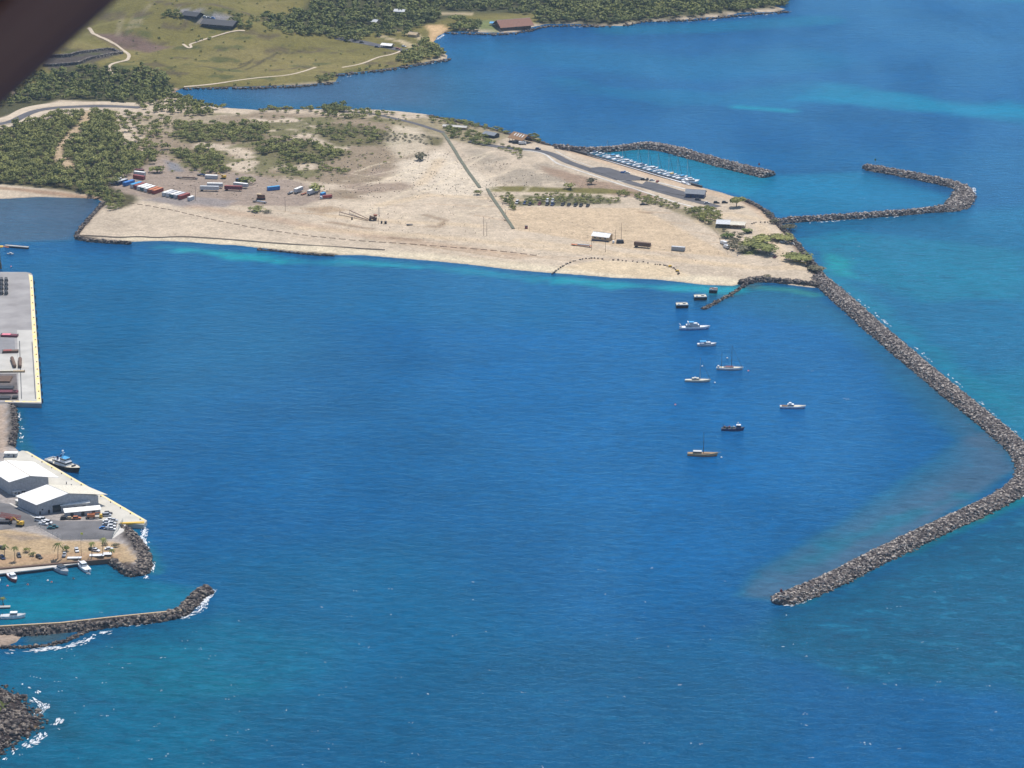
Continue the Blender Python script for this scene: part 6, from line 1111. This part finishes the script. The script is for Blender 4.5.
t = thing('mooring_tower', 'yellow topped mooring structure with brown leg at the left edge above the pier', 'mooring structure', (*G(-1.5, 268.5), 0)); part(t, 'leg', MB().tube((1.5, 0, -2), (1.5, 0, 19), 1.0, .5, 8).tube((-3, 2, -2), (-.5, 0, 19), .5, .4, 8), 'pole'); part(t, 'footing', MB().tube((1, 0, -2), (1, 0, 5.5), 2.2, 1.6, 10), 'bark'); part(t, 'platform', MB().box((0, 0, 19.6), (10, 4, 1.1)), 'yellow'); part(t, 'gangway', MB().box((7, 0, 19.4), (6, 1.2, .5), ry=.15), 'orange')
# fences
def fence(pts, label, h, gap, col='grey', rails=3, name='fence', mesh=None):
    L = resample(AP(pts), gap); root = thing(name, label, 'fence', (L[0][0], L[0][1], 0)); o = Vector((L[0][0], L[0][1], 0)); rl = MB()
    Z = [Vector((p[0], p[1], p_z(p))) for p in L]
    for i, z in enumerate(Z[:100]): part(root, 'post', MB().tube(z-o-Vector((0, 0, .2)), z-o+Vector((0, 0, h)), .09, .09, 5), col)
    for k in range(rails):
        for a, b_ in zip(Z[:-1], Z[1:]): q = Vector((0, 0, h*(k+1)/rails-.06)); rl.tube(a-o+q, b_-o+q, .035, .035, 3)
    part(root, 'rails', rl, col)
fence([(508, 228.5), (540, 231), (572, 235), (620, 242), (660, 248.5), (700, 253), (737, 256)], 'long low post fence between the sand field and the beach', 2.4, 8, 'pole', 2)
fence([(112, 538.8), (62, 540), (48, 534), (37, 526)], 'grey wire fence along the front of the asphalt apron', 3.4, 5, 'grey', 6); fence([(112, 538.5), (118, 531), (123, 523)], 'teal fence at the right end of the asphalt apron', 3.2, 2.5, 'teal', 6)
fence([(713, 229), (719, 237), (723, 247), (729, 254)], 'pale low fence behind the white trucks on the point', 1.6, 4, 'tan', 3); fence([(20, 560.5), (55, 558), (80, 556), (106, 554.5)], 'low rail between the palm car park and the quay', 1.0, 6, 'tan', 2)
t = thing('sign', 'small yellow sign on the wire fence of the asphalt apron', 'sign', at(82, 539)); part(t, 'post', MB().tube((0, 0, 0), (0, 0, 4.4), .1), 'grey'); part(t, 'panel', MB().box((0, -.1, 3.8), (1.5, .1, 1.3)), mat('yellow_green_sign', (.55, .62, .06), .5))
def cloth(px, py, w_, d_, label, c='white', name='tarpaulin', cat='tarpaulin', rz=.05):
    t = thing(name, label, cat, at(px, py), rz); part(t, 'sheet', MB().box((0, 0, .75), (w_, d_, .08)).box((w_*.1, 0, .95), (w_*.7, d_*.5, .35), top=(.7, .2)), c); part(t, 'posts', MB().box((-w_*.45, 0, .3), (.12, .12, .8)).box((w_*.45, 0, .3), (.12, .12, .8)), 'grey')
cloth(74.5, 558.6, 9, 3, 'white awning beside the quay, left one'); cloth(97, 556, 9.5, 4, 'white awning beside the quay between the two slim palms'); cloth(107.5, 554.6, 5.5, 4, 'white awning beside the quay right of the tall palm'); cloth(58, 565.2, 7, 2, 'reddish stall goods on the quay ledge above the grey boat', 'red', 'stall', 'stall')
# dark boulders set in an arc on the beach, and a silt fence
arc = resample(smooth_line(AP([(553, 274), (557, 270), (563, 266.5), (571, 262), (582, 259.5), (592, 258.2), (610, 260), (630, 261.2), (650, 263.5), (662, 265.5), (670, 266.5), (675, 269.5), (678, 273), (679, 277)]), 2), 4.2)
rk = [npmesh('rock', V_, IF) for V_ in RV[:5]]
for m_ in rk: m_.materials.append(ROCKD)
for i, p in enumerate(arc):
    if i > len(arc)*.93 or i % 9 == 7: continue
    s_ = float(rng.uniform(.8, 1.35)); o = bpy.data.objects.new('boulder', rk[i % 5]); COL.objects.link(o); o.location = (p[0]+rng.normal()*.5, p[1]+rng.normal()*.7, p_z(p)+.35); o.scale = (s_, s_, s_*.9); o.rotation_euler = (0, 0, i*1.3); tag(o, 'dark boulder in the arc of boulders on the pale beach', 'boulder', 'arc of dark boulders on the beach')
for px, py, lb in ((670, 267, 'yellow bin at the bend of the boulder arc'), (677.5, 271.8, 'yellow bin lower down the boulder arc')):
    t = thing('bin', lb, 'bin', at(px, py)); part(t, 'body', MB().box((0, 0, .7), (2.6, 1.4, 1.4), top=(1.1, 1.1)), 'yellow'); part(t, 'lid', MB().box((0, 0, 1.5), (2.9, 1.6, .15)), 'yellow')
t = thing('cabin', 'small dark red cabin alone at the corner of the sand field', 'cabin', at(526.3, 228.6)); part(t, 'body', MB().box((0, 0, 1.2), (2.6, 2.2, 2.4)), 'maroon'); part(t, 'roof', MB().box((0, 0, 2.5), (2.8, 2.4, .2)), 'dark'); part(t, 'door', MB().box((0, -1.13, 1.1), (1, .08, 2)), 'red')
t = thing('pump_machine', 'dark machine with white tank right of the white roofed hut', 'machine', at(619, 243)); part(t, 'engine', MB().box((1, 0, 1.6), (7, 3.4, 2.6), top=(.85, .9)), 'dark'); part(t, 'tank', MB().tube((-5, -1, 1.2), (-5, 1, 1.2), 1.1, 1.1, 10), 'white'); wheels(t, (-1, 2.8), 1.6, .6)
sf = resample(smooth_line(AP([(128, 203), (150, 206), (175, 211), (200, 217), (230, 223.5), (262, 229.5), (300, 235), (340, 239.5), (390, 243), (440, 246.5), (500, 251), (545, 257)]), 2), 1.0)
for i in range(0, len(sf)-9, 9):
    a, b_ = sf[i], sf[i+(8 if i % 3 else 6)]; o = link('log', MB().tube((-float(np.linalg.norm(b_-a))/2, 0, 0), (float(np.linalg.norm(b_-a))/2, .2, 0), .26, .22, 6).mesh('log'), M('brown'), None, ((a[0]+b_[0])/2, (a[1]+b_[1])/2, p_z(a)+.3), math.atan2(b_[1]-a[1], b_[0]-a[0]))
    tag(o, 'dark log in the broken line of logs along the upper beach', 'log', 'line of logs along the upper beach')
# low boulders by the hooked breakwater root, picnic gear
rb = resample(AP([(752, 224), (756, 222.6), (765, 222.8), (779, 222.2)]), 3)
for i, p in enumerate(rb):
    s_ = float(rng.uniform(.8, 1.2)); o = bpy.data.objects.new('boulder', rk[i % 5]); COL.objects.link(o); o.location = (p[0], p[1], p_z(p)+.4); o.scale = (s_,)*3; o.rotation_euler = (0, 0, i*2.1); tag(o, 'dark boulder in the straight row above the open sand of the point', 'boulder', 'straight row of boulders on the point')
for px, py, lb, c in ((797, 261.5, 'yellow kayak lying in front of the broad dark tree', 'yellow'), (803, 263, 'second yellow kayak nearer the breakwater root', 'yellow'), (817, 275.5, 'orange yellow kayak by the revetment corner', 'orange')):
    p = at(px, py); t = thing('kayak', lb, 'kayak', p, R(-10)); b, _ = hull_mb(6.5, 1.4, .7, .3, .2, .1, .1); part(t, 'hull', b, c); part(t, 'seat', MB().box((-.3, 0, .75), (1, .6, .15)), 'black')
# a person on the beach side of the lawn
p = at(737.5, 256.5); me = bpy.data.meshes.new('person'); import bmesh
pts = [(0, 0, .92), (0, 0, 1.15), (0, 0, 1.4), (0, 0, 1.52), (0, 0, 1.66), (.1, 0, .88), (.12, .03, .48), (.12, 0, .06), (.13, -.12, .03), (-.1, 0, .88), (-.13, -.05, .48), (-.14, .02, .06), (-.15, -.1, .03), (.19, 0, 1.4), (.25, -.02, 1.12), (.24, -.12, .88), (-.19, 0, 1.4), (-.26, 0, 1.12), (-.25, -.1, .88)]
ed = [(0, 1), (1, 2), (2, 3), (3, 4), (0, 5), (5, 6), (6, 7), (7, 8), (0, 9), (9, 10), (10, 11), (11, 12), (2, 13), (13, 14), (14, 15), (2, 16), (16, 17), (17, 18)]
rd = [.15, .14, .16, .06, .11, .1, .07, .05, .04, .1, .07, .05, .04, .07, .045, .035, .07, .045, .035]
me.from_pydata(pts, ed, []); po = link('person', me, M('blue'), None, p); tag(po, 'person in blue clothes standing at the beach end of the lawn', 'person'); md = po.modifiers.new('skin', 'SKIN'); po.modifiers.new('sub', 'SUBSURF').levels = 1
for v_, r_ in zip(me.skin_vertices[0].data if me.skin_vertices else [], rd): v_.radius = (r_, r_)
part(po, 'hair', MB().ellip((0, .02, 1.72), (.11, .12, .1)), 'black')
# ---- the aircraft the photograph was taken from: a wing strut crossing the upper left corner
st = thing('aircraft_strut', 'dark brown blurred aircraft wing strut crossing the top left corner', 'aircraft strut', (0, 0, 0))
def vray(px, py, d): r_ = ray(px, py); return Vector((0, 0, CAMH))+Vector(r_)*d
A0, A1 = vray(-6, 112, 2.4), vray(126, -8, 2.4); ax = (A1-A0).normalized(); view = Vector(ray(60, 50)).normalized(); up_ = view.cross(ax).normalized()
if up_.z < 0: up_ = -up_
def foil(c0, wd, n=14): return [c0+up_*(wd*(.5-.5*math.cos(6.283*k/n)))+view*(wd*.22*math.sin(6.283*k/n)) for k in range(n)]
a_, b_ = A0-ax*.5, A1+ax*.35
part(st, 'fairing', MB().loft([foil(a_, .066), foil(b_, .066)]), mat('brown_aircraft_paint', (.25, .10, .065), .5, .02, 1)); part(st, 'wing_edge', MB().loft([foil(a_+up_*.062-view*.01, .16), foil(b_+up_*.062-view*.01, .16)]), mat('dark_aircraft_paint', (.09, .06, .07), .5, .02, 1))
